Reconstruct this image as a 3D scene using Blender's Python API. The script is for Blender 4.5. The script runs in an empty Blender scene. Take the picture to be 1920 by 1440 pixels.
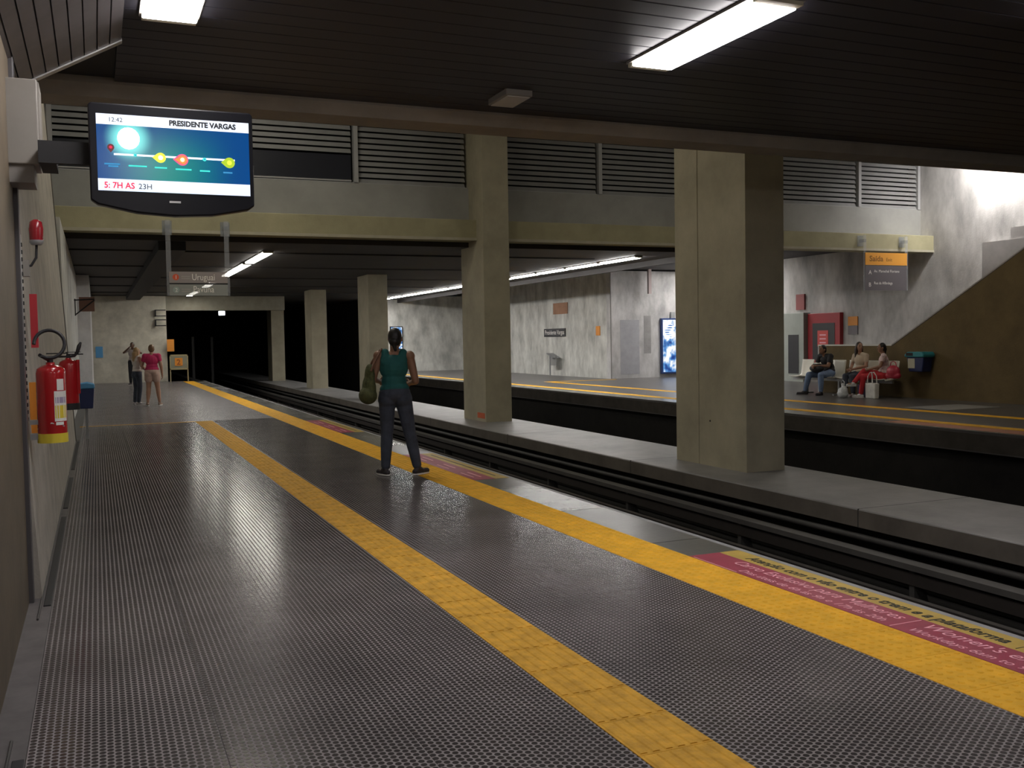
import bpy, bmesh, math, random
from mathutils import Vector, Matrix, Quaternion
random.seed(7)
S = bpy.context.scene
C = S.collection
# ------------------------------------------------------------------ camera, world, exposure
F_PX = 1830.0
CAM_H = 1.5
VPX, HY, SLOPE = 180.0, 650.0, -0.017
dY = Vector((VPX-960, HY-720, F_PX)).normalized()
dh = Vector((3000-960, HY+SLOPE*(3000-VPX)-720, F_PX))
down = dY.cross(dh).normalized()
if down.y < 0: down = -down
dX = down.cross(dY)
if dX.x < 0: dX = -dX
rows = [dX, dY, -down]
right = Vector([r.x for r in rows]); dn = Vector([r.y for r in rows]); fw = Vector([r.z for r in rows])
cd = bpy.data.cameras.new('camera'); cam = bpy.data.objects.new('camera', cd); C.objects.link(cam)
M3 = Matrix((right, -dn, -fw)).transposed()
cam.matrix_world = Matrix.Translation((0, 0, CAM_H)) @ M3.to_4x4()
cd.sensor_width = 36.0; cd.lens = F_PX/1920*36.0; cd.clip_start = .05; cd.clip_end = 300
S.camera = cam
w = bpy.data.worlds.new('world'); S.world = w; w.use_nodes = True
w.node_tree.nodes['Background'].inputs[0].default_value = (.010, .010, .012, 1)
w.node_tree.nodes['Background'].inputs[1].default_value = 0.3
S.view_settings.view_transform = 'Standard'; S.view_settings.look = 'None'
S.view_settings.gamma = 1; S.view_settings.use_curve_mapping = False
S.view_settings.exposure = 0.0
LAMP = 24.0          # radiance of the fluorescent diffusers
LAMP_FAR = 27.0
# ------------------------------------------------------------------ helpers
class MB:
    def __init__(s): s.v = []; s.f = []; s.sm = []
    def add(s, vs, fs, smooth=False):
        b = len(s.v); s.v += [tuple(v) for v in vs]
        for f in fs: s.f.append([i+b for i in f]); s.sm.append(smooth)
        return s
    def box(s, x0, x1, y0, y1, z0, z1):
        vs = [(x, y, z) for z in (z0, z1) for y in (y0, y1) for x in (x0, x1)]
        return s.add(vs, [(0,2,3,1),(4,5,7,6),(0,1,5,4),(2,6,7,3),(0,4,6,2),(1,3,7,5)])
    def prism(s, poly, axis, a, b):
        n = len(poly)
        def P(u, v, t): return (t, u, v) if axis == 'x' else (u, t, v) if axis == 'y' else (u, v, t)
        vs = [P(u, v, a) for u, v in poly]+[P(u, v, b) for u, v in poly]
        return s.add(vs, [list(range(n))[::-1], list(range(n, 2*n))]+[(i, (i+1) % n, n+(i+1) % n, n+i) for i in range(n)])
    def cyl(s, p, q, r, r2=None, n=12, smooth=True):
        p, q = Vector(p), Vector(q); r2 = r if r2 is None else r2
        d = (q-p).normalized(); u = d.orthogonal().normalized(); v = d.cross(u)
        ring = [u*math.cos(2*math.pi*i/n)+v*math.sin(2*math.pi*i/n) for i in range(n)]
        vs = [p+a*r for a in ring]+[q+a*r2 for a in ring]
        s.add(vs, [(i, (i+1) % n, n+(i+1) % n, n+i) for i in range(n)], smooth)
        s.add(vs, [list(range(n))[::-1], list(range(n, 2*n))]); return s
    def tube(s, pts, r, n=8, closed=False):
        pts = [Vector(p) for p in pts]; m = len(pts); vs = []; u = None
        for i, p in enumerate(pts):
            a = pts[(i-1) % m] if (closed or i > 0) else p; b = pts[(i+1) % m] if (closed or i < m-1) else p
            d = (b-a).normalized()
            u = d.orthogonal().normalized() if u is None else (u-d*u.dot(d)).normalized()
            v = d.cross(u); rr = r[i] if isinstance(r, (list, tuple)) else r
            vs += [p+(u*math.cos(2*math.pi*k/n)+v*math.sin(2*math.pi*k/n))*rr for k in range(n)]
        fs = []
        for i in range(m if closed else m-1):
            j = (i+1) % m
            fs += [(i*n+k, i*n+(k+1) % n, j*n+(k+1) % n, j*n+k) for k in range(n)]
        s.add(vs, fs, True)
        if not closed: s.add(vs[:n], [list(range(n))[::-1]]); s.add(vs[-n:], [list(range(n))])
        return s
    def lathe(s, prof, c, n=20):
        c = Vector(c); m = len(prof)
        vs = [c+Vector((r*math.cos(2*math.pi*k/n), r*math.sin(2*math.pi*k/n), z)) for r, z in prof for k in range(n)]
        s.add(vs, [(i*n+k, i*n+(k+1) % n, (i+1)*n+(k+1) % n, (i+1)*n+k) for i in range(m-1) for k in range(n)], True)
        s.add(vs[:n], [list(range(n))[::-1]]); s.add(vs[-n:], [list(range(n))]); return s
    def ell(s, c, rad, basis=None, nu=14, nv=9):
        c = Vector(c); B = basis or Matrix.Identity(3); vs = []
        for j in range(nv+1):
            t = math.pi*j/nv
            for i in range(nu):
                a = 2*math.pi*i/nu
                vs.append(c+B @ Vector((rad[0]*math.sin(t)*math.cos(a), rad[1]*math.sin(t)*math.sin(a), rad[2]*math.cos(t))))
        return s.add(vs, [(j*nu+i, (j+1)*nu+i, (j+1)*nu+(i+1) % nu, j*nu+(i+1) % nu) for j in range(nv) for i in range(nu)], True)
    def cap(s, p, r, q, r2, n=12):
        """tapered capsule"""
        p, q = Vector(p), Vector(q); d = (q-p)
        if d.length < 1e-5: return s.ell(p, (r, r, r))
        d.normalize(); u = d.orthogonal().normalized(); v = d.cross(u); pr = []
        for k in range(5): a = -math.pi/2+math.pi/2*k/4; pr.append((p+d*(r*math.sin(a)), max(r*math.cos(a), 1e-4)))
        for k in range(5): a = math.pi/2*k/4; pr.append((q+d*(r2*math.sin(a)), max(r2*math.cos(a), 1e-4)))
        vs = [c+(u*math.cos(2*math.pi*k/n)+v*math.sin(2*math.pi*k/n))*rr for c, rr in pr for k in range(n)]
        s.add(vs, [(i*n+k, i*n+(k+1) % n, (i+1)*n+(k+1) % n, (i+1)*n+k) for i in range(9) for k in range(n)], True)
        s.add(vs[:n], [list(range(n))[::-1]]); s.add(vs[-n:], [list(range(n))]); return s
    def mesh(s, name='m'):
        me = bpy.data.meshes.new(name); me.from_pydata(s.v, [], s.f)
        me.polygons.foreach_set('use_smooth', s.sm); me.update(); return me
    def build(s, name, m, parent=None, bevel=0, seg=2):
        o = bpy.data.objects.new(name, s.mesh(name)); C.objects.link(o)
        o.data.materials.append(m)
        if parent: o.parent = parent
        if bevel:
            b = o.modifiers.new('b', 'BEVEL'); b.width = bevel; b.segments = seg; b.limit_method = 'ANGLE'
        return o
def tag(o, label=None, cat=None, group=None, kind=None):
    if label: o['label'] = label
    if cat: o['category'] = cat
    if group: o['group'] = group
    if kind: o['kind'] = kind
    return o
def empty(name, loc=(0, 0, 0), rz=0):
    o = bpy.data.objects.new(name, None); C.objects.link(o); o.location = loc; o.rotation_euler = (0, 0, rz)
    o.empty_display_size = .1; return o
def inst(name, me, parent, loc=(0, 0, 0)):
    o = bpy.data.objects.new(name, me); C.objects.link(o); o.parent = parent; o.location = loc; return o
def copy_tree(o, parent=None):
    c = o.copy(); C.objects.link(c); c.parent = parent
    for ch in o.children: copy_tree(ch, c)
    return c
def text(name, body, size, m, parent, origin, xdir, ydir, align='LEFT', shear=0.0, width=None, bold=0.0):
    cu = bpy.data.curves.new(name, 'FONT'); cu.body = body; cu.size = size; cu.align_x = align; cu.shear = shear
    cu.offset = bold; cu.resolution_u = 3
    t = bpy.data.objects.new(name+'_tmp', cu); C.objects.link(t)
    dg = bpy.context.evaluated_depsgraph_get(); me = bpy.data.meshes.new_from_object(t.evaluated_get(dg))
    bpy.data.objects.remove(t); bpy.data.curves.remove(cu)
    x = Vector(xdir).normalized(); y = Vector(ydir).normalized(); z = x.cross(y)
    if width and len(me.vertices):
        xs = [v.co.x for v in me.vertices]; k = width/(max(xs)-min(xs))
        for v in me.vertices: v.co.x *= k
    R = Matrix((x, y, z)).transposed()
    for v in me.vertices: v.co = R @ v.co+Vector(origin)
    me.materials.clear(); me.materials.append(m)
    o = bpy.data.objects.new(name, me); C.objects.link(o); o.parent = parent; return o
# ------------------------------------------------------------------ materials
MATS = {}
def nodes(m): return m.node_tree.nodes, m.node_tree.links
def mat(name, col, rough=.6, metal=0, var=0, scale=3, bump=0, bscale=40, spec=.5, streak=False, coat=0):
    if name in MATS: return MATS[name]
    m = bpy.data.materials.new(name); m.use_nodes = True; n, l = nodes(m); b = n['Principled BSDF']
    b.inputs['Base Color'].default_value = (*col, 1); b.inputs['Roughness'].default_value = rough
    b.inputs['Metallic'].default_value = metal; b.inputs['Specular IOR Level'].default_value = spec
    b.inputs['Coat Weight'].default_value = coat
    if var or bump:
        g = n.new('ShaderNodeNewGeometry')
    if var:
        mp = n.new('ShaderNodeMapping'); l.new(g.outputs['Position'], mp.inputs[0])
        mp.inputs['Scale'].default_value = (scale, scale, scale*(.45 if streak else 1))
        t = n.new('ShaderNodeTexNoise'); t.inputs['Scale'].default_value = 1; t.inputs['Detail'].default_value = 5
        t.inputs['Roughness'].default_value = .65; l.new(mp.outputs[0], t.inputs['Vector'])
        r = n.new('ShaderNodeValToRGB'); r.color_ramp.elements[0].position = .3; r.color_ramp.elements[1].position = .7
        r.color_ramp.elements[0].color = (*[c*(1-var) for c in col], 1); r.color_ramp.elements[1].color = (*[min(1, c*(1+var*.6)) for c in col], 1)
        l.new(t.outputs['Fac'], r.inputs[0]); l.new(r.outputs[0], b.inputs['Base Color'])
    if bump:
        t2 = n.new('ShaderNodeTexNoise'); t2.inputs['Scale'].default_value = bscale; t2.inputs['Detail'].default_value = 4
        l.new(g.outputs['Position'], t2.inputs['Vector'])
        bp = n.new('ShaderNodeBump'); bp.inputs['Strength'].default_value = bump; bp.inputs['Distance'].default_value = .01
        l.new(t2.outputs['Fac'], bp.inputs['Height']); l.new(bp.outputs[0], b.inputs['Normal'])
    MATS[name] = m; return m
def emis(name, col, strength):
    if name in MATS: return MATS[name]
    m = bpy.data.materials.new(name); m.use_nodes = True; n, l = nodes(m); b = n['Principled BSDF']
    b.inputs['Base Color'].default_value = (*[c*.5 for c in col], 1); b.inputs['Emission Color'].default_value = (*col, 1)
    b.inputs['Emission Strength'].default_value = strength; MATS[name] = m; return m
def glass(name, col, alpha, rough=.15):
    m = mat(name, col, rough); n, l = nodes(m); n['Principled BSDF'].inputs['Alpha'].default_value = alpha; return m
PIL = mat('column_concrete', (.40, .365, .265), .75, var=.22, scale=1.2, bump=.25, bscale=60)
BEAM = mat('beam_concrete', (.40, .37, .23), .75, var=.2, scale=1.0, bump=.2)
FASC = mat('edge_beam_concrete', (.34, .31, .265), .8, var=.2, scale=1.5, bump=.2)
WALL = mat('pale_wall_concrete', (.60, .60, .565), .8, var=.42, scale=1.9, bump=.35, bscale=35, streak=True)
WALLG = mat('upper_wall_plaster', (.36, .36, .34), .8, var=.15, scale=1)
LWALL = mat('left_wall_brown', (.12, .092, .06), .55, var=.25, scale=2.5, bump=.2, bscale=25)
LPIER = mat('left_pier_concrete', (.42, .39, .34), .75, var=.25, scale=3, bump=.3)
BROWN = mat('stair_wall_brown', (.15, .105, .045), .85, var=.25, scale=1.5, bump=.5, bscale=30)
CAPM = mat('pale_coping', (.62, .6, .56), .6, var=.1)
DARKC = mat('dark_ceiling_metal', (.024, .0225, .032), .5, var=.2, scale=1.2)
DARKL = mat('dark_ceiling_board', (.038, .034, .033), .7, var=.25, scale=1.0)
COVE = mat('cove_slat_metal', (.13, .117, .122), .38, metal=.3, var=.2, scale=4)
TRIMM = mat('aluminium_trim', (.6, .6, .6), .35, metal=.8)
GREYM = mat('grey_metal', (.36, .37, .38), .45, metal=.6)
BOXW = mat('cream_metal_box', (.25, .232, .21), .5, var=.08)
BLACK = mat('black_plastic', (.006, .006, .009), .3, spec=.3)
BLK2 = mat('black_matte', (.015, .015, .017), .7)
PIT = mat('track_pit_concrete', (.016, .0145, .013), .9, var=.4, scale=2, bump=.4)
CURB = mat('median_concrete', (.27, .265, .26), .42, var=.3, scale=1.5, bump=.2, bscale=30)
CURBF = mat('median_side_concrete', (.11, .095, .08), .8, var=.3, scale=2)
EDGE = mat('platform_edge_concrete', (.20, .20, .187), .25, var=.35, scale=2.2, bump=.12, bscale=25)
EDGE2 = mat('platform_edge_concrete_dark', (.12, .12, .11), .28, var=.3, scale=2.2, bump=.12, bscale=25)
NOSE = mat('platform_nosing', (.30, .30, .31), .5, var=.2)
STEEL = mat('rail_steel', (.30, .28, .26), .4, metal=.7, var=.2)
RUSTY = mat('rail_side_rust', (.02, .015, .013), .8, var=.3)
PIPE = mat('conduit_grey', (.06, .057, .055), .6, var=.3)
YEL = mat('tactile_yellow', (.88, .47, .028), .65, spec=.3, var=.18, scale=7, bump=.25, bscale=70)
YEL2 = mat('tactile_yellow_worn', (.70, .38, .04), .68, spec=.3, var=.30, scale=9, bump=.35, bscale=60)
PINK = mat('sticker_magenta', (.36, .045, .085), .42, var=.15, scale=6)
PINKO = mat('sticker_salmon', (.50, .20, .11), .5, var=.2, scale=3)
STY = mat('sticker_ochre', (.55, .38, .075), .45, var=.15, scale=6)
INKP = mat('sticker_pink_ink', (.95, .50, .58), .5)
INKB = mat('sticker_black_ink', (.035, .03, .015), .5)
RED = mat('extinguisher_red', (.42, .012, .016), .22, coat=.4)
REDL = mat('signal_red', (.22, .01, .015), .25)
YLAB = mat('label_yellow', (.75, .6, .05), .5)
WLAB = mat('label_white', (.8, .78, .75), .5)
PLAB = mat('label_print', (.35, .3, .45), .5)
HOSE = mat('hose_black', (.025, .025, .03), .4)
BIND = mat('bin_navy', (.018, .03, .115), .4)
BINB = mat('bin_blue_lid', (.10, .33, .62), .45)
BINT = mat('bin_teal_lid', (.03, .26, .30), .4)
ORNG = mat('orange_sign', (.78, .30, .04), .5)
REDB = mat('cabinet_red', (.40, .025, .035), .45)
GREY = mat('cabinet_grey', (.40, .43, .39), .5, var=.05)
DGREY = mat('dark_grey_panel', (.04, .04, .045), .4)
WHITE = mat('white_plastic', (.78, .75, .66), .35)
def floor_mat(name, bumpy):
    """dark rubber with round studs (hexagonal lattice, 31 mm), paler dust in the grooves"""
    m = bpy.data.materials.new(name); m.use_nodes = True; n, l = nodes(m); b = n['Principled BSDF']
    g = n.new('ShaderNodeNewGeometry'); p = STUD_P; px = p*math.sqrt(3)
    def V(op, a, bb=None):
        k = n.new('ShaderNodeVectorMath'); k.operation = op
        for i, q in enumerate((a, bb)):
            if q is None: continue
            if isinstance(q, tuple): k.inputs[i].default_value = q
            else: l.new(q, k.inputs[i])
        return k
    def dist(off):
        a = V('ADD', g.outputs['Position'], off); d = V('DIVIDE', a.outputs[0], (px, p, 1e6))
        f = V('FRACTION', d.outputs[0]); s = V('SUBTRACT', f.outputs[0], (.5, .5, 0))
        mm = V('MULTIPLY', s.outputs[0], (px, p, 0)); return V('LENGTH', mm.outputs[0]).outputs['Value']
    mn = n.new('ShaderNodeMath'); mn.operation = 'MINIMUM'
    l.new(dist((px/2, p/2, 0)), mn.inputs[0]); l.new(dist((0, 0, 0)), mn.inputs[1])
    mr = n.new('ShaderNodeMapRange'); mr.interpolation_type = 'SMOOTHSTEP'
    mr.inputs['From Min'].default_value = STUD_R*1.08; mr.inputs['From Max'].default_value = STUD_R*.86
    l.new(mn.outputs[0], mr.inputs['Value'])
    nz = n.new('ShaderNodeTexNoise'); nz.inputs['Scale'].default_value = 1.7; nz.inputs['Detail'].default_value = 4
    l.new(g.outputs['Position'], nz.inputs['Vector'])
    nr = n.new('ShaderNodeMapRange'); nr.inputs['From Min'].default_value = .3; nr.inputs['From Max'].default_value = .7
    nr.inputs['To Min'].default_value = .75; nr.inputs['To Max'].default_value = 1.2; l.new(nz.outputs['Fac'], nr.inputs['Value'])
    mx = n.new('ShaderNodeMix'); mx.data_type = 'RGBA'; l.new(mr.outputs[0], mx.inputs['Factor'])
    mx.inputs['A'].default_value = (.235, .212, .216, 1); mx.inputs['B'].default_value = (.055, .049, .050, 1)
    ml = n.new('ShaderNodeVectorMath'); ml.operation = 'SCALE'; l.new(mx.outputs['Result'], ml.inputs[0]); l.new(nr.outputs[0], ml.inputs['Scale'])
    l.new(ml.outputs[0], b.inputs['Base Color'])
    rr = n.new('ShaderNodeMapRange'); rr.inputs['To Min'].default_value = .62; rr.inputs['To Max'].default_value = .23
    l.new(mr.outputs[0], rr.inputs['Value']); l.new(rr.outputs[0], b.inputs['Roughness'])
    if bumpy:
        bp = n.new('ShaderNodeBump'); bp.inputs['Strength'].default_value = .35; bp.inputs['Distance'].default_value = .002
        l.new(mr.outputs[0], bp.inputs['Height']); l.new(bp.outputs[0], b.inputs['Normal'])
    return m
STUD_P, STUD_R = .031, .0122
RUB = floor_mat('studded_rubber', True)
RUBTOP = mat('rubber_stud_top', (.052, .046, .047), .19, var=.2, scale=1.7)
RUBFAR = mat('rubber_floor_far', (.085, .082, .08), .42, var=.2, scale=2, bump=.15, bscale=90)
# ------------------------------------------------------------------ main dimensions
XE = 4.15; YEND = 43.0; ZC = 3.55; YF0, YF1 = 8.25, 8.62; YB = 20.0; XM0, XM1 = 7.08, 8.62; XO = 12.15; XW = 17.35; XR = 21.0; ZT = 7.6
def struct(name, mb, m, label=None, bevel=0, parent=None):
    o = mb.build(name, m, parent, bevel); o['kind'] = 'structure'
    if label: o['label'] = label
    return o
# ---- platform floor with its rubber tiles
floor = struct('floor', MB().box(-.9, XE-.03, -4, YEND, -.5, -.006), RUBFAR, 'dark studded rubber platform floor in the foreground')
ROW = .62; Y0 = .62
def tile_mesh(wd): return MB().box(-wd/2+.0015, wd/2-.0015, -ROW/2+.0015, ROW/2-.0015, -.006, 0).mesh('rubber_tile')
zoneA = [(-.285, 1.74, 3)]; zoneB = [(2.06, 3.27, 2)]
def add_tiles(zones, meshes, r):
    for (a, b, n_) in zones:
        wd = (b-a)/n_
        for k in range(n_):
            inst('rubber_tile', meshes[n_], floor, (a+wd*(k+.5), Y0+ROW*(r+.5), 0))
tm = {3: tile_mesh(2.025/3), 2: tile_mesh(1.21/2), 5: tile_mesh(3.555/5)}
for me in tm.values(): me.materials.append(RUB)
YS = 20.0      # where the inner strip begins
nrow = int((YS-Y0)/ROW)
for r in range(nrow): add_tiles(zoneA+zoneB, tm, r)
YT = Y0+nrow*ROW
far_rows = int((YEND-YT)/ROW)
obj_rows = 29
for r in range(nrow, nrow+obj_rows): add_tiles([(-.285, 3.27, 5)], tm, r)
mb = MB()
for r in range(nrow+obj_rows, nrow+far_rows+1):
    for k in range(5):
        wd = 3.555/5; x = -.285+wd*k; y = Y0+ROW*r; mb.box(x+.0015, x+wd-.0015, y+.0015, min(y+ROW-.0015, YEND), -.006, 0)
tag(mb.build('rubber_tile_field', RUB, floor), kind='stuff')
mb = MB()
for r in range(-8, 1):
    mb.box(-.285, 3.27, Y0+ROW*(r-1), Y0+ROW*r-.002, -.006, -.0004)
mb.build('rubber_tile_field', RUB, floor)['kind'] = 'stuff'
# round studs, real relief where they show larger than a few pixels
vs = []; fs = []; px = STUD_P*math.sqrt(3); NS = 9; HS = .0013
ring = [(math.cos(2*math.pi*k/NS), math.sin(2*math.pi*k/NS)) for k in range(NS)]
ring6 = [(math.cos(2*math.pi*(k+.5)/6)*1.05, math.sin(2*math.pi*(k+.5)/6)*1.05) for k in range(6)]
def in_view(x, y):
    d = Vector((x, y, -CAM_H)); c = (d.dot(right), d.dot(dn), d.dot(fw))
    if c[2] < .2: return False
    u, v = 960+F_PX*c[0]/c[2], 720+F_PX*c[1]/c[2]
    return -220 < u < 2140 and v < 1700
for i in range(-10, 65):
    for half in (0, 1):
        for j in range(45, 646):
            x = (i+.5*half)*px; y = (j+.5*half)*STUD_P
            x += px/2; y += STUD_P/2
            if not ((-.27 < x < 1.725) or (2.075 < x < 3.255)) or y < 1.8 or not in_view(x, y): continue
            ns = NS if y < 6.5 else 6; rg = ring if ns == NS else ring6
            b0 = len(vs)
            for cx, cy in rg: vs.append((x+cx*STUD_R, y+cy*STUD_R, -.0003))
            for cx, cy in rg: vs.append((x+cx*STUD_R*.95, y+cy*STUD_R*.95, HS))
            fs.append(list(range(b0+ns, b0+2*ns)))
            fs += [(b0+k, b0+(k+1) % ns, b0+ns+(k+1) % ns, b0+ns+k) for k in range(ns)]
me = bpy.data.meshes.new('rubber_studs'); me.from_pydata(vs, [], fs); me.materials.append(RUBTOP)
o = bpy.data.objects.new('rubber_studs', me); C.objects.link(o); o.parent = floor; o['kind'] = 'stuff'
# ---- platform edge slabs and nosing
sl = MB().box(0, XE-.055-3.68, -.744, .744, -.2, -.001).mesh('edge_slab'); sl.materials.append(EDGE)
sd = sl.copy(); sd.materials.clear(); sd.materials.append(EDGE2)
random.seed(4)
for k in range(28):
    y = .1+1.5*k
    inst('edge_slab', sd if (k in (3, 4, 6, 8, 12, 16, 18, 21, 23, 25, 27)) else sl, floor, (3.68, y+.75, 0))
MB().box(XE-.052, XE, -4, YEND, -.12, -.002).build('nosing', NOSE, floor, .006)
MB().box(3.27, 3.68, -4, YEND, -.2, -.012).build('tactile_bed', EDGE2, floor)
MB().box(1.74, 2.06, -4, YS, -.2, -.012).build('tactile_bed', EDGE2, floor)
# ---- tactile paving: domes on the edge strip, bars on the inner strip
def dome_tile(wx, wy, nx, ny):
    m = MB().box(-wx/2+.001, wx/2-.001, -wy/2+.001, wy/2-.001, -.01, .0015)
    for i in range(nx):
        for j in range(ny):
            cx, cy = -wx/2+wx*(i+.5)/nx, -wy/2+wy*(j+.5)/ny
            m.lathe([(.0155, .0015), (.0135, .0048), (.009, .0058)], (cx, cy, 0), 8)
    return m.mesh('tactile_tile')
def bar_tile(wx, wy, nx):
    m = MB().box(-wx/2+.001, wx/2-.001, -wy/2+.001, wy/2-.001, -.01, .0015)
    for i in range(nx):
        cx = -wx/2+wx*(i+.5)/nx
        m.prism([(cx-.017, .0015), (cx+.017, .0015), (cx+.011, .0052), (cx-.011, .0052)], 'y', -wy/2+.012, wy/2-.012)
    return m.mesh('tactile_tile')
ts = tag(empty('tactile_strip'), 'yellow domed tactile strip running along the edge of the near platform', 'tactile paving')
dm = dome_tile(.41, .41, 7, 7); dm.materials.append(YEL)
for k in range(101): inst('tactile_tile', dm, ts, (3.475, .9+.4115*k+.2, 0))
ti = tag(empty('tactile_strip'), 'worn yellow ribbed tactile strip down the middle of the near platform', 'tactile paving')
bm_ = bar_tile(.32, .32, 6); bm_.materials.append(YEL2)
for k in range(60): inst('tactile_tile', bm_, ti, (1.9, YS-.16-.321*k, 0))
tag(MB().box(-.33, 1.74, YS-.06, YS+.02, -.01, .003).build('painted_line', YEL2), 'thin yellow line crossing the platform to the left wall', 'floor line')
# ---- stickers by the edge
def sticker(y0, y1, label, near=False, name='floor_sticker'):
    """pink band X 3.64..3.94 and ochre band beyond; text reads towards -Y, top of the letters to +X"""
    e = tag(empty(name), label, 'floor sticker'); z = .0012
    a = MB(); a.prism([(3.685, y0), (3.93, y0), (3.93, y1), (3.685, y1+.0)], 'z', -.001, z); a.build('pink_band', PINK, e)
    b = MB(); b.prism([(3.93, y0), (4.09, y0), (4.09, y1), (3.93, y1)], 'z', -.001, z); b.build('ochre_band', STY, e)
    xd, yd = (0, -1, 0), (1, 0, 0); zt = z+.0008
    if near:
        text('lettering', 'Carro Exclusivo para Mulheres', .120, INKP, e, (3.822, 5.33, zt), xd, yd, shear=.22, width=1.45)
        text('lettering', 'Dias \u00fateis de 6h \u00e0s 9h e 17h \u00e0s 20h', .078, INKP, e, (3.725, 5.13, zt), xd, yd, shear=.22, width=1.24)
        text('lettering', "Women's exclusive car", .120, INKP, e, (3.822, 3.73, zt), xd, yd, shear=.22, width=1.15)
        text('lettering', 'Workdays 6am to 9am and 5pm to 8pm', .078, INKP, e, (3.725, 3.72, zt), xd, yd, shear=.22, width=1.35)
        text('lettering', 'Aten\u00e7\u00e3o com o v\u00e3o entre o trem e a plataforma', .112, INKB, e, (3.972, 5.38, zt), xd, yd, shear=.15, width=2.05, bold=.004)
        text('lettering', 'Mind the gap', .112, INKB, e, (3.972, 3.20, zt), xd, yd, shear=.15, width=.62, bold=.004)
        MB().box(3.70, 3.915, 3.80, 3.806, 0, zt).build('divider', INKP, e)
        MB().box(3.95, 4.07, 3.26, 3.266, 0, zt).build('divider', INKB, e)
        MB().box(3.693, 3.699, 5.1, 5.58, 0, zt).build('small_print', INKP, e)
    else:
        for xx, hh in ((3.83, .02), (3.75, .014)):
            for k in range(3): MB().box(xx, xx+hh, y1+.2+k*(y0-y1)/3.2, y1+(k+.75)*(y0-y1)/3.2, 0, zt).build('lettering', INKP, e)
        MB().box(4.0, 4.02, y1+.2, y0-.2, 0, zt).build('lettering', INKB, e)
    return e
sticker(5.62, 2.2, 'pink and ochre floor sticker with large readable lettering in the foreground', True)
sticker(12.4, 9.75, 'pink and ochre floor sticker at the feet of the woman in the teal top')
sticker(18.9, 16.0, 'faded pink floor sticker farthest away along the near platform edge')
# ---- gutter and drain covers along the left wall
tr = struct('trim_1', MB().box(-.45, -.2865, -4, 17.2, -.2, .004), mat('gutter_concrete', (.12, .11, .11), .7, var=.3, scale=4), 'concrete gutter strip along the foot of the left wall')
for (a, b) in ((1.2, 3.9), (6.2, 9.4), (9.9, 12.2), (13, 16.8)):
    MB().box(-.33, -.289, a, b, 0, .012).build('drain_cover', BLK2, tr, .004)
    MB().tube([(-.345, a-.3, .009), (-.345, b+.2, .009)], .006, 6).build('cable', PIPE, tr)
# ---- track pit
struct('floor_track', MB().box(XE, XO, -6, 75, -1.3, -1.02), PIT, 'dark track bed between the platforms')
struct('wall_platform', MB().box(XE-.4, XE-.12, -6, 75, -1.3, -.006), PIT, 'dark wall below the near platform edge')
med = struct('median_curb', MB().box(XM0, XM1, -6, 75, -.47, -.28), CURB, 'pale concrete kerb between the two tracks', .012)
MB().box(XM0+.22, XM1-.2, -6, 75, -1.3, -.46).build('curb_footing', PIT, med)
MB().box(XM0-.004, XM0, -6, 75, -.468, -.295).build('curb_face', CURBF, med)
for k in range(14): MB().box(XM0-.006, XM1, -1.5+4.6*k, -1.49+4.6*k, -.466, -.2795).build('joint', BLK2, med)
def rail(x, label):
    e = tag(empty('running_rail', (x, 0, -1.02)), label, 'rail', 'running rails')
    MB().prism([(-.07, 0), (.07, 0), (.07, .015), (.012, .03), (.012, .12), (.035, .13), (.035, .165), (-.035, .165), (-.035, .13), (-.012, .12), (-.012, .03), (-.07, .015)], 'y', -6, 75).build('rail_web', RUSTY, e)
    MB().box(-.03, .03, -6, 75, .164, .169).build('rail_head', STEEL, e); return e
def rails(x0, lab):
    for i, x in enumerate((x0, x0+1.6)): rail(x, lab[i])
rails(4.98, ('steel rail tucked below the near platform edge', 'steel rail of the near track on the kerb side'))
rails(9.1, ('steel rail of the far track behind the columns', 'steel rail below the opposite platform edge'))
e = tag(empty('third_rail', (6.8, 0, 0)), 'covered conductor rail on brackets beside the near track', 'conductor rail')
MB().prism([(-.06, -.66), (.06, -.66), (.075, -.60), (-.075, -.60)], 'y', -6, 75).build('cover_board', mat('cover_board', (.11, .105, .10), .6, var=.2), e)
MB().box(-.035, .035, -6, 75, -.80, -.69).build('conductor_bar', RUSTY, e)
br = MB().prism([(-.02, -1.02), (.16, -1.02), (.16, -.98), (.03, -.64), (-.02, -.64)], 'y', -.03, .03).mesh('rail_bracket'); br.materials.append(PIPE)
for k in range(18): inst('rail_bracket', br, e, (0, 1.5+2.6*k, 0))
for z, r, x, lab in ((-.58, .035, 7.14, 'upper grey conduit below the median kerb'), (-.72, .028, 7.17, 'middle grey conduit below the median kerb'), (-.84, .024, 7.17, 'lowest grey conduit below the median kerb')):
    tag(MB().cyl((x, -6, z), (x, 75, z), r, n=8).build('conduit', PIPE), lab, 'conduit', 'conduits below the kerb')
tag(MB().box(5.5, 6.1, -6, 73.9, -1.02, -.985).build('cable_trough', PIPE), 'low grey cable trough between the near rails', 'cable trough')
slp = MB().box(-1.2, 1.2, -.12, .12, -1.03, -1.0).mesh('sleeper'); slp.materials.append(PIPE)
for k in range(60):
    o = inst('sleeper', slp, bpy.data.objects['floor_track'], (5.78, .6*k, 0))
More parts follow.
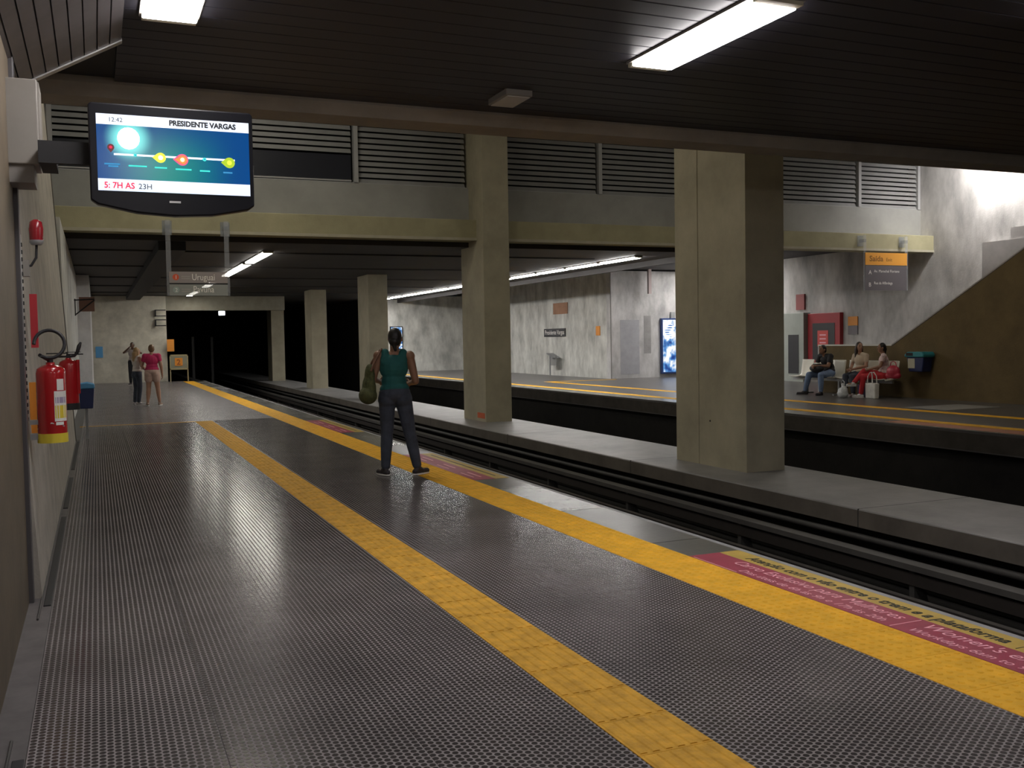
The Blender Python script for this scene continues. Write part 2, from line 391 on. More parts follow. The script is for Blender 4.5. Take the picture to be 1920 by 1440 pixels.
# ---- opposite platform
opp = struct('floor_opposite', MB().box(XO, XR+.3, 5, 48, -.32, 0), mat('opposite_floor', (.115, .108, .105), .33, var=.2, scale=2, bump=.12, bscale=60), 'dark floor of the opposite platform')
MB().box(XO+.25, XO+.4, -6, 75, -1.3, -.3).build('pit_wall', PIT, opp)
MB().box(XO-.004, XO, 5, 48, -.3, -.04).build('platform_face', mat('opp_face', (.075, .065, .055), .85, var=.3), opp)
MB().box(XO, XO+.55, 5, 48, .0, .003).build('edge_band', EDGE, opp)
tag(MB().box(12.72, 13.0, 5, 47.5, 0, .006).build('tactile_strip', YEL), 'yellow tactile strip along the opposite platform edge', 'tactile paving')
tag(MB().box(14.40, 14.66, 5, 31, 0, .006).build('tactile_strip', YEL), 'yellow guide strip in the middle of the opposite platform', 'tactile paving')
tag(MB().box(14.66, 17.2, 30.8, 30.98, 0, .006).build('tactile_strip', YEL), 'yellow guide line crossing to the opposite wall', 'tactile paving')
tag(MB().box(12.25, 12.68, 5, 12.7, 0, .006).build('floor_sticker', PINKO), 'salmon floor sticker on the opposite platform edge', 'floor sticker')
e = tag(empty('floor_hatch'), 'pale metal hatch set in the opposite platform by the stair wall', 'hatch')
MB().box(15.0, 16.4, 13.95, 14.95, 0, .006).build('plate', mat('hatch_metal', (.42, .41, .40), .4, metal=.3, var=.15), e)
MB().box(14.97, 16.43, 13.92, 14.98, 0, .004).build('frame', GREYM, e)
# ---- walls
struct('wall_left', MB().box(-.9, -.41, -4, 6.35, -.2, 3.6), LWALL, 'brown wall close on the left of the near platform')
struct('trim_2', MB().box(-.43, -.385, 6.32, 6.42, 0, 3.3), mat('dark_door_trim', (.09, .085, .09), .4), 'dark vertical trim ending the brown left wall', .004)
def leanx(z): return -.345-.052*z
mb = MB().prism([(-1.2, -.1), (leanx(-.1), -.1), (leanx(7.6), 7.6), (-1.2, 7.6)], 'y', 6.42, 17.0)
struct('wall_left_pier', mb, LPIER, 'pale leaning concrete wall behind the fire extinguishers')
mb = MB().prism([(leanx(0)-.02, 0), (leanx(0)+.012, 0), (leanx(6)+.012, 6), (leanx(6)-.02, 6)], 'y', 16.85, 17.01)
struct('trim_3', mb, mat('pier_edge', (.12, .115, .105), .7), 'dark edge of the leaning left wall')
struct('wall_left_far', MB().box(-1.2, -.46, 17.0, YEND+.4, -.2, ZC), WALL, 'pale far wall on the left of the platform')
struct('wall_left_column', MB().box(-.5, -.12, 30.5, YEND-.002, 0, ZC), mat('far_pier_white', (.66, .65, .66), .75, var=.2, scale=2), 'white pier at the far end of the left wall')
struct('wall_end', MB().box(-1.2, 2.72, YEND, YEND+.5, -.2, ZC), mat('end_wall', (.60, .57, .48), .8, var=.3, scale=1.6, bump=.3), 'stained concrete wall ending the near platform')
struct('wall_behind', MB().box(-1.2, 22, -4.4, -4, -1.3, ZC), LPIER, 'wall behind the viewer')
struct('wall_portal', MB().box(2.72, 7.6, YEND, YEND+.6, 2.95, ZC), mat('portal', (.30, .28, .22), .8, var=.2), 'concrete lintel over the tunnel mouth')
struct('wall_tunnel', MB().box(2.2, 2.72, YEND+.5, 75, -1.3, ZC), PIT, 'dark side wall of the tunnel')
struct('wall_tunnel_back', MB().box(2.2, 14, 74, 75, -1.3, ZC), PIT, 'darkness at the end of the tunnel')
opw = struct('wall_opposite', MB().box(XW, XW+.4, 31.8, 48, -.2, 3.95), WALL, 'pale stained concrete wall of the opposite platform')
jog = struct('wall_jog', MB().box(XW, XR, 31.5, 31.8, -.2, 3.95), mat('jog_wall', (.55, .54, .54), .8, var=.42, scale=1.7, bump=.35, streak=True), 'pale concrete wall behind the lit poster')
MB().box(XW-.012, XW+.02, 31.48, 31.5, 0, 3.9).build('corner_joint', mat('joint_grey', (.22, .22, .21), .8), jog)
MB().box(17.75, 18.55, 31.494, 31.5, .15, 2.15).build('paint_patch', mat('patch_grey', (.36, .36, .385), .8, var=.15), jog)
MB().box(18.75, 19.05, 31.494, 31.5, .9, 2.3).build('paint_patch', mat('patch_grey2', (.30, .29, .29), .8, var=.2), jog)
struct('wall_opposite_end', MB().box(13.35, XW, 47, 47.4, -.2, 3.75), WALL, 'pale wall ending the opposite platform')
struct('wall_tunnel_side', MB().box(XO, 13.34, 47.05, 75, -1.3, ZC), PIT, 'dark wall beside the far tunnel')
wr = struct('wall_right', MB().box(XR, XR+.4, 4, 31.8, -.2, ZT), mat('stair_wall_pale', (.56, .545, .53), .8, var=.48, scale=1.1, bump=.35, bscale=25, streak=True), 'tall pale stained wall beside the stairs')
MB().box(XR-.012, XR, 4, 14.9, 0, ZT).build('wall_panel', mat('stair_wall_tan', (.50, .45, .40), .8, var=.25, scale=1.2), wr)
MB().box(XR-.25, XR, 15.9, 18.2, 2.6, 3.75).build('wall_ledge', mat('ledge', (.40, .38, .37), .8, var=.25, scale=1), wr)
MB().box(XR-.2, XR, 16.1, 17.4, 3.75, 4.05).build('wall_ledge', mat('ledge', (.4, .4, .4)), wr)
# ---- brown stair wall and coping
YA, YBEND, SL = 20.25, 17.7, .55
prof = [(YA, 0), (YA, 1.2), (YBEND, 1.2), (8.7, 1.2+SL*(YBEND-8.7)), (8.7, 0)]
par = struct('wall_stair', MB().prism(prof, 'x', XW-.05, XW+.12), BROWN, 'brown textured wall enclosing the stairs of the opposite platform')
MB().box(XW-.06, XW+.14, YBEND+.03, YA+.02, 1.2, 1.235).build('coping', CAPM, par)
u = Vector((0, -1, SL)).normalized()
MB().prism([(YBEND+.03, 1.2), (8.7, 1.2+SL*(YBEND-8.7)), (8.7, 1.235+SL*(YBEND-8.7)), (YBEND+.03, 1.235)], 'x', XW-.052, XW+.13).build('coping', mat('coping_brown', (.30, .27, .24), .6), par)
MB().box(XW-.055, XW+.13, YA, YA+.03, 0, 1.22).build('end_board', CAPM, par)
st = struct('floor_stairs', MB().box(XW+.12, XR, 17.0, 17.3, 0, .165), mat('stair_concrete', (.25, .24, .22), .7, var=.2), 'concrete stair flight rising behind the brown wall')
stp = MB().box(XW+.12, XR, -.3, 0, -.165, 0).mesh('stair_step'); stp.materials.append(MATS['stair_concrete'])
for k in range(1, 28): inst('stair_step', stp, st, (0, 17.3-.3*k, .165*(k+1)))
# ---- ceilings
ceil = struct('ceiling', MB().box(-.9, 22, -4, YF0, ZC+.03, ZC+.2), BLK2, 'dark slatted metal ceiling over the foreground')
pk = MB().prism([(-.097, .03), (-.097, .006), (-.091, 0), (.091, 0), (.097, .006), (.097, .03)], 'x', .2, 13.0).mesh('ceiling_plank'); pk.materials.append(DARKC)
for k in range(int(YF0/.2)+1):
    inst('ceiling_plank', pk, ceil, (0, YF0-.1-.2*k, ZC))
fas = struct('edge_beam', MB().prism([(YF0, ZC-.02), (YF0+.06, ZC-.115), (YF1, ZC-.125), (YF1, ZT), (YF0+.12, ZT), (YF0, ZC+.25)], 'x', -.9, 22), FASC, 'brown concrete beam ending the foreground ceiling')
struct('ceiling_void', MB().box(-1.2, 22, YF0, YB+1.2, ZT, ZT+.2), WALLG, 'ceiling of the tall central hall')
low = struct('ceiling_far', MB().box(-1.2, 13.9, YB+.5, 75, ZC+.02, ZC+.25), DARKL, 'low dark ceiling beyond the transverse beam')
MB().box(13.9, XR+.4, YB+.5, 50, ZC+.45, ZC+.6).build('ceiling_bay', DARKL, low)
MB().box(13.85, 13.95, YB+.5, 50, ZC-.13, ZC+.6).build('ceiling_step', DARKL, low)
MB().box(1.2, 1.72, YB+.6, YEND, ZC-.16, ZC+.02).build('ceiling_duct', BLK2, low)
for k in range(5): MB().box(-.46, 12, 22.6+4.4*k, 22.7+4.4*k, ZC-.012, ZC+.02).build('ceiling_joint', DARKL, low)
# cove over the left wall
cv = struct('ceiling_cove', MB().prism([(-.9, 3.10), (-.47, 3.135), (.215, 3.52), (.215, 3.58), (-.9, 3.58)], 'y', -4, 6.98), mat('cove_back', (.08, .075, .08), .6), 'sloping slatted metal cove above the left wall')
a0 = Vector((-.47, 0, 3.13)); a1 = Vector((.215, 0, 3.515)); dd = (a1-a0); nn = Vector((dd.z, 0, -dd.x)).normalized()
for k in range(9):
    p = a0+dd*((k+.08)/9); q = a0+dd*((k+.97)/9)
    MB().prism([(p.x, p.z), (q.x, q.z), ((q+nn*.012).x, (q+nn*.012).z), ((p+nn*.012).x, (p+nn*.012).z)], 'y', -4, 6.98).build('cove_slat', COVE, cv)
MB().prism([((a0+nn*.02).x, (a0+nn*.02).z), ((a1+nn*.02).x, (a1+nn*.02).z), (a1.x, a1.z+.03), (a0.x, a0.z+.03)], 'y', 6.95, 7.02).build('cove_edge', TRIMM, cv)
# ---- transverse beam, wall above, louvres
bmx = struct('transverse_beam', MB().box(-1.0, XR+.05, YB, YB+.55, 3.68, 4.12), BEAM, 'yellowish concrete beam spanning the hall across both tracks', .015)
MB().box(-1.0, XR, YB-.015, YB+.02, 3.67, 3.73).build('beam_lip', mat('beam_lip', (.46, .43, .33), .7, var=.15), bmx)
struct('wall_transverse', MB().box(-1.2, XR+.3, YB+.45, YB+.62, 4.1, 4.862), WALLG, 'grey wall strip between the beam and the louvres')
struct('wall_louvre_back', MB().box(-1.2, XR+.3, YB+.9, YB+1.0, 4.1, ZT), BLK2, 'dark space behind the louvres')
SLAT = mat('louvre_slat', (.30, .30, .295), .55, var=.12, scale=2)
MULL = mat('louvre_mullion', (.42, .42, .42), .5)
def louvre(x0, x1, label, z0=4.885, panel=False):
    e = tag(empty('louvre_panel', (0, YB+.5, 0)), label, 'louvre', 'louvre panels above the beam')
    zs = 5.5 if panel else z0
    L = x1-x0-.1
    sm = MB().prism([(0, 0), (.012, 0), (.062, .094), (.05, .094)], 'x', x0+.05, x1-.05).mesh('slat'); sm.materials.append(SLAT)
    k = 0
    while zs+.122*k < 6.95:
        inst('slat', sm, e, (0, .0, zs+.122*k)); k += 1
    MB().box(x0+.002, x0+.09, -.05, .14, z0, 7.0).build('mullion', MULL, e)
    MB().box(x0+.002, x1-.002, -.02, .12, z0-.015, z0).build('sill', MULL, e)
    if panel:
        MB().box(x0+.05, x1-.05, .02, .06, z0+.06, 5.46).build('dark_panel', mat('dark_blue_panel', (.022, .024, .034), .35), e)
        MB().box(x0+.05, x1-.05, 0, .1, z0+.02, z0+.05).build('rail', MULL, e)
    return e
louvre(-.72, 5.15, 'louvre with dark lower panel behind the hanging television', panel=True)
louvre(5.15, 7.71, 'louvre left of the column standing in the beam')
louvre(8.34, 11.0, 'louvre right of the column standing in the beam')
louvre(11.0, 14.9, 'louvre just left of the big foreground column')
louvre(14.9, 18.82, 'louvre just right of the big foreground column')
lv = louvre(18.82, 20.99, 'louvre at the right end next to the bright wall')
MB().box(20.9, 20.985, -.05, .14, 4.88, 7.0).build('mullion', MULL, lv)
# ---- columns on the median
def column(y0, y1, ztop, label, x0=7.72, x1=8.33, groove=True):
    e = tag(empty('column', ((x0+x1)/2, (y0+y1)/2, -.28)), label, 'column', 'columns on the median')
    hx, hy = (x1-x0)/2, (y1-y0)/2
    g = .30*hy
    poly = [(-hx, -hy), (hx, -hy), (hx, hy), (-hx, hy)]
    if groove: poly += [(-hx, g+.012), (-hx+.012, g+.010), (-hx+.012, g-.010), (-hx, g-.012)]
    MB().prism(poly, 'z', -.02, ztop+.28).build('shaft', PIL, e, .012)
    return e
c1 = column(10.42, 12.08, ZT, 'biggest and nearest concrete column on the median kerb')
MB().cyl((-.312, -.02, .62), (-.29, -.02, .62), .012, n=8).build('bolt_hole', BLK2, c1)
c2 = column(19.62, 21.0, ZT, 'concrete column standing in the transverse beam with an orange tag at its foot', groove=False)
t = MB().box(-.31, -.306, -.62, -.18, .07, .19).build('tag_plate', mat('orange_tag', (.62, .13, .05), .6, var=.2), c2)
column(29.3, 30.6, ZC+.05, 'third column along the median, behind the woman in teal', groove=False)
column(38.0, 39.2, ZC+.05, 'fourth slim column far along the median near the tunnel', groove=False)
column(47.4, 48.6, ZC+.05, 'farthest dim column at the tunnel mouth', groove=False)
# ------------------------------------------------------------------ lamps
LB = emis('lamp_diffuser', (1, .95, .94), LAMP); LF = emis('lamp_diffuser_far', (1, .96, .88), LAMP_FAR)
LO = emis('lamp_diffuser_opposite', (1, .97, .93), 54.0); LCAP = mat('lamp_end', (.75, .7, .55), .5)
def lamp(x0, x1, y0, y1, z, label, m, group, cap=.07):
    e = tag(empty('ceiling_lamp', ((x0+x1)/2, (y0+y1)/2, z)), label, 'lamp', group)
    hx, hy = (x1-x0)/2, (y1-y0)/2
    MB().box(-hx, hx, -hy, hy, .012, .06).build('housing', BOXW, e)
    MB().box(-hx+.015, hx-.015, -hy+cap, hy-cap, -.02, .012).build('diffuser', m, e, .008)
    for s in (-1, 1): MB().box(-hx+.015, hx-.015, s*(hy-cap/2)-cap/2+.004, s*(hy-cap/2)+cap/2-.004, -.012, .012).build('end_cap', LCAP, e)
    return e
G1 = 'lamps under the foreground ceiling'
lamp(3.70, 4.06, 4.86, 6.43, ZC-.03, 'long bright ceiling lamp above the near track edge', LB, G1)
lamp(.31, .66, 4.4, 6.52, ZC-.03, 'bright ceiling lamp above and left, cut by the frame top', LB, G1)
lamp(5.75, 6.1, 3.0, 4.6, ZC-.03, 'ceiling lamp just out of frame at the top right', LB, G1)
lamp(.31, .66, -.6, 1.0, ZC-.03, 'unseen fill lamp added over the viewer beside the cove', LB, G1)  # added out of view to even the light on the near floor
lamp(3.70, 4.06, -.6, 1.0, ZC-.03, 'unseen fill lamp added over the viewer above the platform edge', LB, G1)  # likewise added unseen, lights the floor by the edge
G2 = 'lamps along the far low ceiling'
for (a, b, lab) in ((22.2, 25.2, 'nearest lamp of the row under the low ceiling over the near platform'),
                    (25.5, 30.2, 'second lamp of the row, right of the hanging destination sign'),
                    (33.2, 36.0, 'third lamp of the row, seen through the hanging destination sign'),
                    (38.6, 42.4, 'last lamp of the row, before the end wall of the near platform')):
    lamp(3.48, 3.72, a, b, ZC-.02, lab, LF, G2, .12)
ords = ('nearest', 'second', 'third', 'fourth', 'fifth', 'sixth', 'seventh', 'eighth', 'ninth', 'tenth', 'eleventh', 'farthest')
for k in range(12):
    lamp(12.62, 12.84, 21.6+2.05*k, 21.6+2.05*k+1.95, ZC-.02, ords[k]+' lamp in the long row over the opposite platform', LO, 'lamps over the opposite platform', .05)
for k, lab in ((0, 'fill lamp added under the bay ceiling behind the big column, near the poster case'), (1, 'fill lamp added under the bay ceiling behind the big column, nearer the hall')):  # both added behind the column to brighten the corner wall
    lamp(19.9-.5*k, 20.2-.5*k, 28.9-2.2*k, 30.7-2.2*k, ZC+.41, lab, LO, 'fill lamps added under the opposite bay ceiling')
# fill lamps added to light the hall, hidden from here by the ceiling edge
LV = emis('hall_fill', (1, .94, .80), 41.0)
for (x, y, lab) in ((2.2, 13.0, 'fill lamp added high over the near platform, near end'), (2.2, 17.0, 'fill lamp added high over the near platform, far end'), (13.2, 14.5, 'fill lamp added high over the opposite platform edge')):
    lamp(x-.2, x+.2, y-1, y+1, ZT-.05, lab, LV, 'fill lamps added high in the central hall')
LW = emis('wall_lamp', (1, .96, .93), 260.0)
e = tag(empty('flood_lamp', (20.35, 17.7, 6.42)), 'floodlight hung high in the hall aimed down the stair wall', 'lamp')
aim = (Vector((21, 17.85, 4.7))-e.location).normalized(); e.rotation_euler = aim.to_track_quat('Z', 'Y').to_euler()
MB().box(-.3, .3, -.3, .3, -.12, 0).build('housing', BOXW, e, .02); MB().box(-.25, .25, -.25, .25, 0, .01).build('diffuser', LW, e); MB().cyl((0, 0, -.1), (0, 0, -1.25), .02).build('stem', GREYM, e)
MB().box(-.3, .3, .28, .3, 0, .3).box(-.3, .3, -.3, -.28, 0, .3).box(-.3, -.28, -.28, .28, 0, .3).build('hood', BLK2, e)
e = tag(empty('ceiling_lamp', (3.27, 7.63, ZC)), 'small unlit square lamp on the dark ceiling by the edge beam', 'lamp')
MB().box(-.12, .12, -.2, .2, -.05, .02).build('housing', BOXW, e, .01); MB().box(-.10, .10, -.18, .18, -.056, -.05).build('diffuser', mat('unlit_diffuser', (.55, .53, .5), .4), e)
# ------------------------------------------------------------------ television
tv = tag(empty('television', (.435, 5.8, 2.25)), 'black television hung from the left wall showing the line map', 'television')
poly = [(-.435, .05), (-.40, .025), (-.2, -.015), (0, -.028), (.2, -.018), (.40, .02), (.435, .045), (.435, .56), (.42, .575), (-.42, .575), (-.435, .56)]
MB().prism(poly, 'y', 0, .07).build('body', BLACK, tv, .008)
MB().box(-.3, .3, .07, .13, .08, .48).build('back_shell', BLACK, tv, .02)
sx0, sx1, sz0, sz1 = -.395, .412, .10, .515
def screen_mat():
    m = bpy.data.materials.new('tv_screen'); m.use_nodes = True; n, l = nodes(m); b = n['Principled BSDF']
    tc = n.new('ShaderNodeTexCoord'); sp = n.new('ShaderNodeSeparateXYZ'); l.new(tc.outputs['Object'], sp.inputs[0])
    gx = n.new('ShaderNodeMapRange'); gx.inputs['From Min'].default_value = .38; gx.inputs['From Max'].default_value = 0.0; gx.interpolation_type = 'SMOOTHSTEP'
    ab = n.new('ShaderNodeMath'); ab.operation = 'ABSOLUTE'; sh = n.new('ShaderNodeMath'); sh.inputs[1].default_value = .02; l.new(sp.outputs['X'], sh.inputs[0]); l.new(sh.outputs[0], ab.inputs[0]); l.new(ab.outputs[0], gx.inputs['Value'])
    mz = n.new('ShaderNodeMapRange'); mz.inputs['From Min'].default_value = .48; mz.inputs['From Max'].default_value = .27; l.new(sp.outputs['Z'], mz.inputs['Value'])
    mu = n.new('ShaderNodeMath'); mu.operation = 'MULTIPLY'; l.new(gx.outputs[0], mu.inputs[0]); l.new(mz.outputs[0], mu.inputs[1])
    mx = n.new('ShaderNodeMix'); mx.data_type = 'RGBA'; l.new(mu.outputs[0], mx.inputs['Factor'])
    mx.inputs['A'].default_value = (.003, .068, .26, 1); mx.inputs['B'].default_value = (.0, .25, .235, 1)
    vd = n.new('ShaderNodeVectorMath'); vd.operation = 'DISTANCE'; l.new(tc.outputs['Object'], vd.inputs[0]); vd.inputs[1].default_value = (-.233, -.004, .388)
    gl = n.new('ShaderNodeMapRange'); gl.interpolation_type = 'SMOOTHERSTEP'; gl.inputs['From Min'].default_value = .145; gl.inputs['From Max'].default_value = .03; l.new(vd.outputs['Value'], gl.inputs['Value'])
    m2 = n.new('ShaderNodeMix'); m2.data_type = 'RGBA'; l.new(gl.outputs[0], m2.inputs['Factor']); l.new(mx.outputs['Result'], m2.inputs['A']); m2.inputs['B'].default_value = (.25, 1, .95, 1)  # cyan glow painted around the lamp reflection
    b.inputs['Base Color'].default_value = (0, 0, 0, 1); b.inputs['Roughness'].default_value = .2
    l.new(m2.outputs['Result'], b.inputs['Emission Color']); b.inputs['Emission Strength'].default_value = 1.0
    return m
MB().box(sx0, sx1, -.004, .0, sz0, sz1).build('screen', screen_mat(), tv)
EW = emis('screen_white', (.85, .9, 1), 1.15); EBAND = emis('screen_band', (.75, .82, .95), .95); ETX = mat('screen_ink', (.01, .01, .012), .5)
ERED = emis('screen_red', (.85, .02, .08), .8); EYG = emis('screen_yellow', (.75, .8, .06), .95); EOR = emis('screen_orange', (.95, .42, .05), .95); EMG = emis('screen_magenta', (.9, .08, .30), .8)
ECY = emis('screen_cyan', (.05, .75, .65), .9); EGR = emis('screen_green', (.42, .60, .02), .8); EBL = emis('screen_blue', (.04, .3, .6), .7)
MB().box(sx0, sx1, -.0055, -.004, .458, .515).build('header_band', EBAND, tv)
MB().box(sx0, sx1, -.0055, -.004, .10, .165).build('footer_band', EBAND, tv)
MB().ell((-.233, -.004, .388), (.058, .0025, .060), nu=20).build('reflection_disc', emis('painted_reflection', (.9, 1, 1), 2.2), tv)  # lamp reflection on the glass, painted as a glowing disc
text('lettering', 'PRESIDENTE VARGAS', .040, ETX, tv, (-.02, -.0062, .474), (1, 0, 0), (0, 0, 1), bold=.002, width=.36)
text('lettering', '12:42', .034, ETX, tv, (-.335, -.0062, .474), (1, 0, 0), (0, 0, 1))
text('lettering', '5: 7H AS', .046, ERED, tv, (-.365, -.0062, .115), (1, 0, 0), (0, 0, 1), bold=.001, width=.155)
text('lettering', '23H', .042, ETX, tv, (-.19, -.0062, .115), (1, 0, 0), (0, 0, 1))
MB().box(-.31, .33, -.006, -.004, .294, .304).build('line_bar', EW, tv)
def pin(x, z, r, m, m2, point=(-1, 0)):
    p = MB(); px_, pz_ = point; pts = [(x+px_*r*1.55, z+pz_*r*1.55)]
    a0_ = math.atan2(pz_, px_)
    for k in range(15):
        a = a0_+math.radians(50)+math.radians(260)*k/14; pts.append((x+r*math.cos(a), z+r*math.sin(a)))
    p.prism(pts, 'y', -.0068, -.004); p.build('station_pin', m, tv)
    q = MB().prism([(x+.45*r*math.cos(2*math.pi*k/12), z+.45*r*math.sin(2*math.pi*k/12)) for k in range(12)], 'y', -.0075, -.004); q.build('pin_centre', m2, tv)
pin(-.07, .292, .028, EYG, EW); pin(.045, .287, .032, EMG, EOR); pin(.045, .287, .027, EOR, EW); pin(.30, .284, .03, EGR, EYG)
pin(-.325, .335, .018, mat('screen_pin_dim', (.2, .05, .06), .5), ERED, (0, -1)); pin(.165, .296, .010, ECY, EBL); pin(-.20, .299, .008, ECY, EBL)
for x, wd, m_, zz in ((-.32, .08, EBL, .245), (-.315, .05, EBL, .233), (-.19, .095, ECY, .24), (-.07, .065, ECY, .237), (.05, .085, ECY, .234), (.165, .055, ECY, .231), (.29, .05, EBL, .228)):
    MB().box(x-wd/2, x+wd/2, -.006, -.004, zz-.004, zz+.004).build('station_name', m_, tv)
MB().box(-.03, .03, -.004, 0, .045, .056).build('maker_mark', TRIMM, tv)
MB().box(.430, .4365, .012, .05, .06, .28).build('side_button_strip', TRIMM, tv)
MB().box(-.688, -.28, .09, .13, .25, .37).build('bracket_arm', BLK2, tv); MB().box(-.682, -.60, .13, .45, .25, .37).build('bracket_arm', BLK2, tv)
bx = tag(empty('wall_box', (-.345, 6.2, 2.52)), 'cream metal box high on the left wall carrying the television arm', 'metal box')
MB().box(-.10, .09, -.12, .2, 0, .47).build('case', BOXW, bx, .006); MB().box(-.10, .06, -.1, .18, -.10, 0).build('lower_mount', mat('mount_grey', (.25, .235, .22), .6), bx)
MB().box(.09, .098, -.10, .18, .02, .46).build('door', BOXW, bx)
# ------------------------------------------------------------------ things on the left wall
def extinguisher(x, y, z, h, r, label, hose=1, bk=.04):
    e = tag(empty('fire_extinguisher', (x, y, z)), label, 'extinguisher', 'fire extinguishers on the left wall')
    MB().lathe([(r*.96, .0), (r, .02), (r, h*.90), (r*.93, h*.955), (r*.62, h*.995), (r*.3, h*1.01), (r*.3, h*1.04)], (0, 0, 0), 24).build('cylinder', RED, e)
    MB().lathe([(r*1.03, -.012), (r*1.03, .045)], (0, 0, 0), 24).build('base_ring', YLAB if hose == 1 else BLK2, e)
    mb = MB().cyl((0, 0, h*1.03), (0, 0, h*1.10), .018); mb.box(-.015, .12, -.014, .014, h*1.10, h*1.125); mb.box(-.02, .10, -.012, .012, h*1.15, h*1.165)
    mb.build('valve_lever', BLK2, e)
    # label plate wrapping the front, facing the platform
    def patch(z0, z1, a0_, a1_, m_):
        vs = []; n_ = 6
        for zz in (z0, z1):
            for k in range(n_+1):
                a = math.radians(a0_+(a1_-a0_)*k/n_); vs.append(((r+.0015)*math.cos(a), (r+.0015)*math.sin(a), zz))
        MB().add(vs, [(k, k+1, n_+2+k, n_+1+k) for k in range(n_)]).build('label_plate', m_, e)
    if hose == 1:
        patch(.26*h, .66*h, -78, -18, WLAB); patch(.30*h, .47*h, -76, -20, YLAB); patch(.50*h, .58*h, -74, -22, PLAB); patch(.67*h, .82*h, -66, -34, WLAB); patch(.21*h, .25*h, -74, -40, WLAB)
        pts = [(-.05+.085*math.cos(t)+.05, -.03+.03*math.sin(t), h*1.12+.075+.085*math.sin(t)) for t in [math.radians(230+k*310/22) for k in range(23)]]
        MB().tube([(0, 0, h*1.06)]+pts, .011, 8).build('hose', HOSE, e)
        MB().tube([(-r*.98, -.02, .16*h), (0, -r*1.02, .24*h), (r*.8, -r*.62, .19*h)], .004, 5).build('seal_wire', TRIMM, e)
    else:
        MB().tube([(0, 0, h*1.06), (.05, -.02, h*1.08), (.075, -.03, h*1.16), (.09, -.03, h*1.28), (.105, -.03, h*1.36)], [.010, .012, .016, .018, .008], 8).build('horn', HOSE, e)
        MB().cyl((r*.95, -.04, .30*h), (r*.95, -.04, h*1.0), .016).build('discharge_tube', RED, e)
    mb = MB().box(-r-bk, -r*.6, -.03, .03, h*.22, h*.28); mb.box(-r-bk, -r*.6, -.03, .03, h*.02, h*.10); mb.build('bracket', GREYM, e)
    return e
extinguisher(-.262, 6.62, .93, .46, .084, 'large red fire extinguisher with yellow base, nearest on the left wall')
extinguisher(-.225, 9.3, .97, .42, .078, 'second red fire extinguisher behind the one with the yellow base', 2, .072)
e = tag(empty('warning_beacon', (-.36, 6.9, 1.95)), 'red warning beacon on a bent arm high on the left wall', 'beacon')
MB().lathe([(.03, .20), (.042, .215), (.042, .23)], (.035, 0, 0), 16).build('collar', GREYM, e)
MB().lathe([(.040, .23), (.043, .30), (.036, .345), (.015, .36)], (.035, 0, 0), 16).build('lens', REDL, e)
MB().tube([(.035, 0, .20), (.03, 0, .12), (.0, 0, .07), (-.04, 0, .06)], .008, 8).build('arm', BLK2, e); MB().box(-.07, -.01, -.04, .04, 0, .1).build('junction_box', BOXW, e)
e = tag(empty('cable_ladder', (-.40, 6.75, .45)), 'perforated vertical metal channel beside the dark trim', 'metal channel')
MB().box(-.05, -.005, -.045, .045, 0, 1.75).build('channel', TRIMM, e)
for k in range(26): MB().box(-.006, .001, -.02, .02, .55+.045*k, .572+.045*k).build('slot', BLK2, e)
tag(MB().box(-.40, -.355, 7.3, 7.33, 1.5, 1.86).build('sign_strip', REDB), 'narrow red sign strip seen edge on beside the metal channel', 'sign')
tag(MB().box(-.40, -.335, 6.9, 6.93, .93, 1.28).build('sign_strip', ORNG), 'narrow orange sign strip beside the near extinguisher', 'sign')
e = tag(empty('litter_bin', (-.175, 17.3, .5)), 'navy bin with a light blue lid at the end of the left wall', 'litter bin')
MB().prism([(-.10, 0), (.10, 0), (.125, .32), (-.12, .32)], 'y', -.11, .11).build('bucket', BIND, e, .015)
MB().prism([(-.13, .32), (.135, .32), (.13, .40), (.02, .43), (-.11, .41)], 'y', -.125, .125).build('lid', BINB, e, .02)
MB().box(-.02, .02, -.02, .02, -.5, 0).build('post', GREYM, e)
e = tag(empty('wall_bracket', (-.42, 24, 2.0)), 'dark bracket with a reddish box high on the far left wall', 'bracket')
MB().cyl((0, 0, .55), (.42, 0, .57), .014).cyl((.02, 0, .22), (.42, 0, .55), .014).cyl((.02, 0, .2), (.02, 0, .58), .012).build('arms', BLK2, e); MB().box(.1, .42, .05, .2, .3, .62).build('box', mat('reddish_box', (.28, .15, .11), .6), e)
for z, lab in ((2.84, 'upper square ring bracket on the end wall corner'), (2.44, 'lower square ring bracket on the end wall corner')):
    e = tag(empty('ring_bracket', (2.5, YEND-.1, z)), lab, 'bracket', 'ring brackets on the end wall')
    MB().box(-.22, .2, -.1, -.06, .10, .14).box(-.22, .2, -.1, -.06, -.14, -.10).build('bars', BLK2, e); MB().box(-.22, -.18, -.1, .1, -.14, .14).build('plate', BLK2, e)
tag(MB().box(-.02, .25, YEND-.04, YEND, 1.05, 1.5).build('wall_sign', BINB), 'small blue sign on the end wall beside the white pier', 'sign')
tag(MB().box(2.70, 2.98, YEND-.3, YEND-.26, 1.25, 1.75).build('wall_sign', ORNG), 'orange sign at the corner of the tunnel mouth', 'sign')
e = tag(empty('platform_gate', (2.75, 42.2, 0)), 'low gate with a yellow number plate at the tunnel end', 'gate')
GT = mat('gate_frame', (.42, .36, .2), .6)
for x in (.02, .70): MB().box(x-.02, x+.02, -.02, .02, 0, 1.12).build('post', GT, e)
MB().box(0, .72, -.02, .02, 1.06, 1.12).build('top_rail', GT, e); MB().box(0, .72, -.02, .02, .50, .56).build('bottom_rail', GT, e)
MB().box(.04, .68, -.01, .01, .56, 1.06).build('panel', mat('gate_panel', (.27, .27, .2), .6), e); pl = MB().box(.2, .5, -.03, -.012, .66, .98).build('number_plate', ORNG, e)
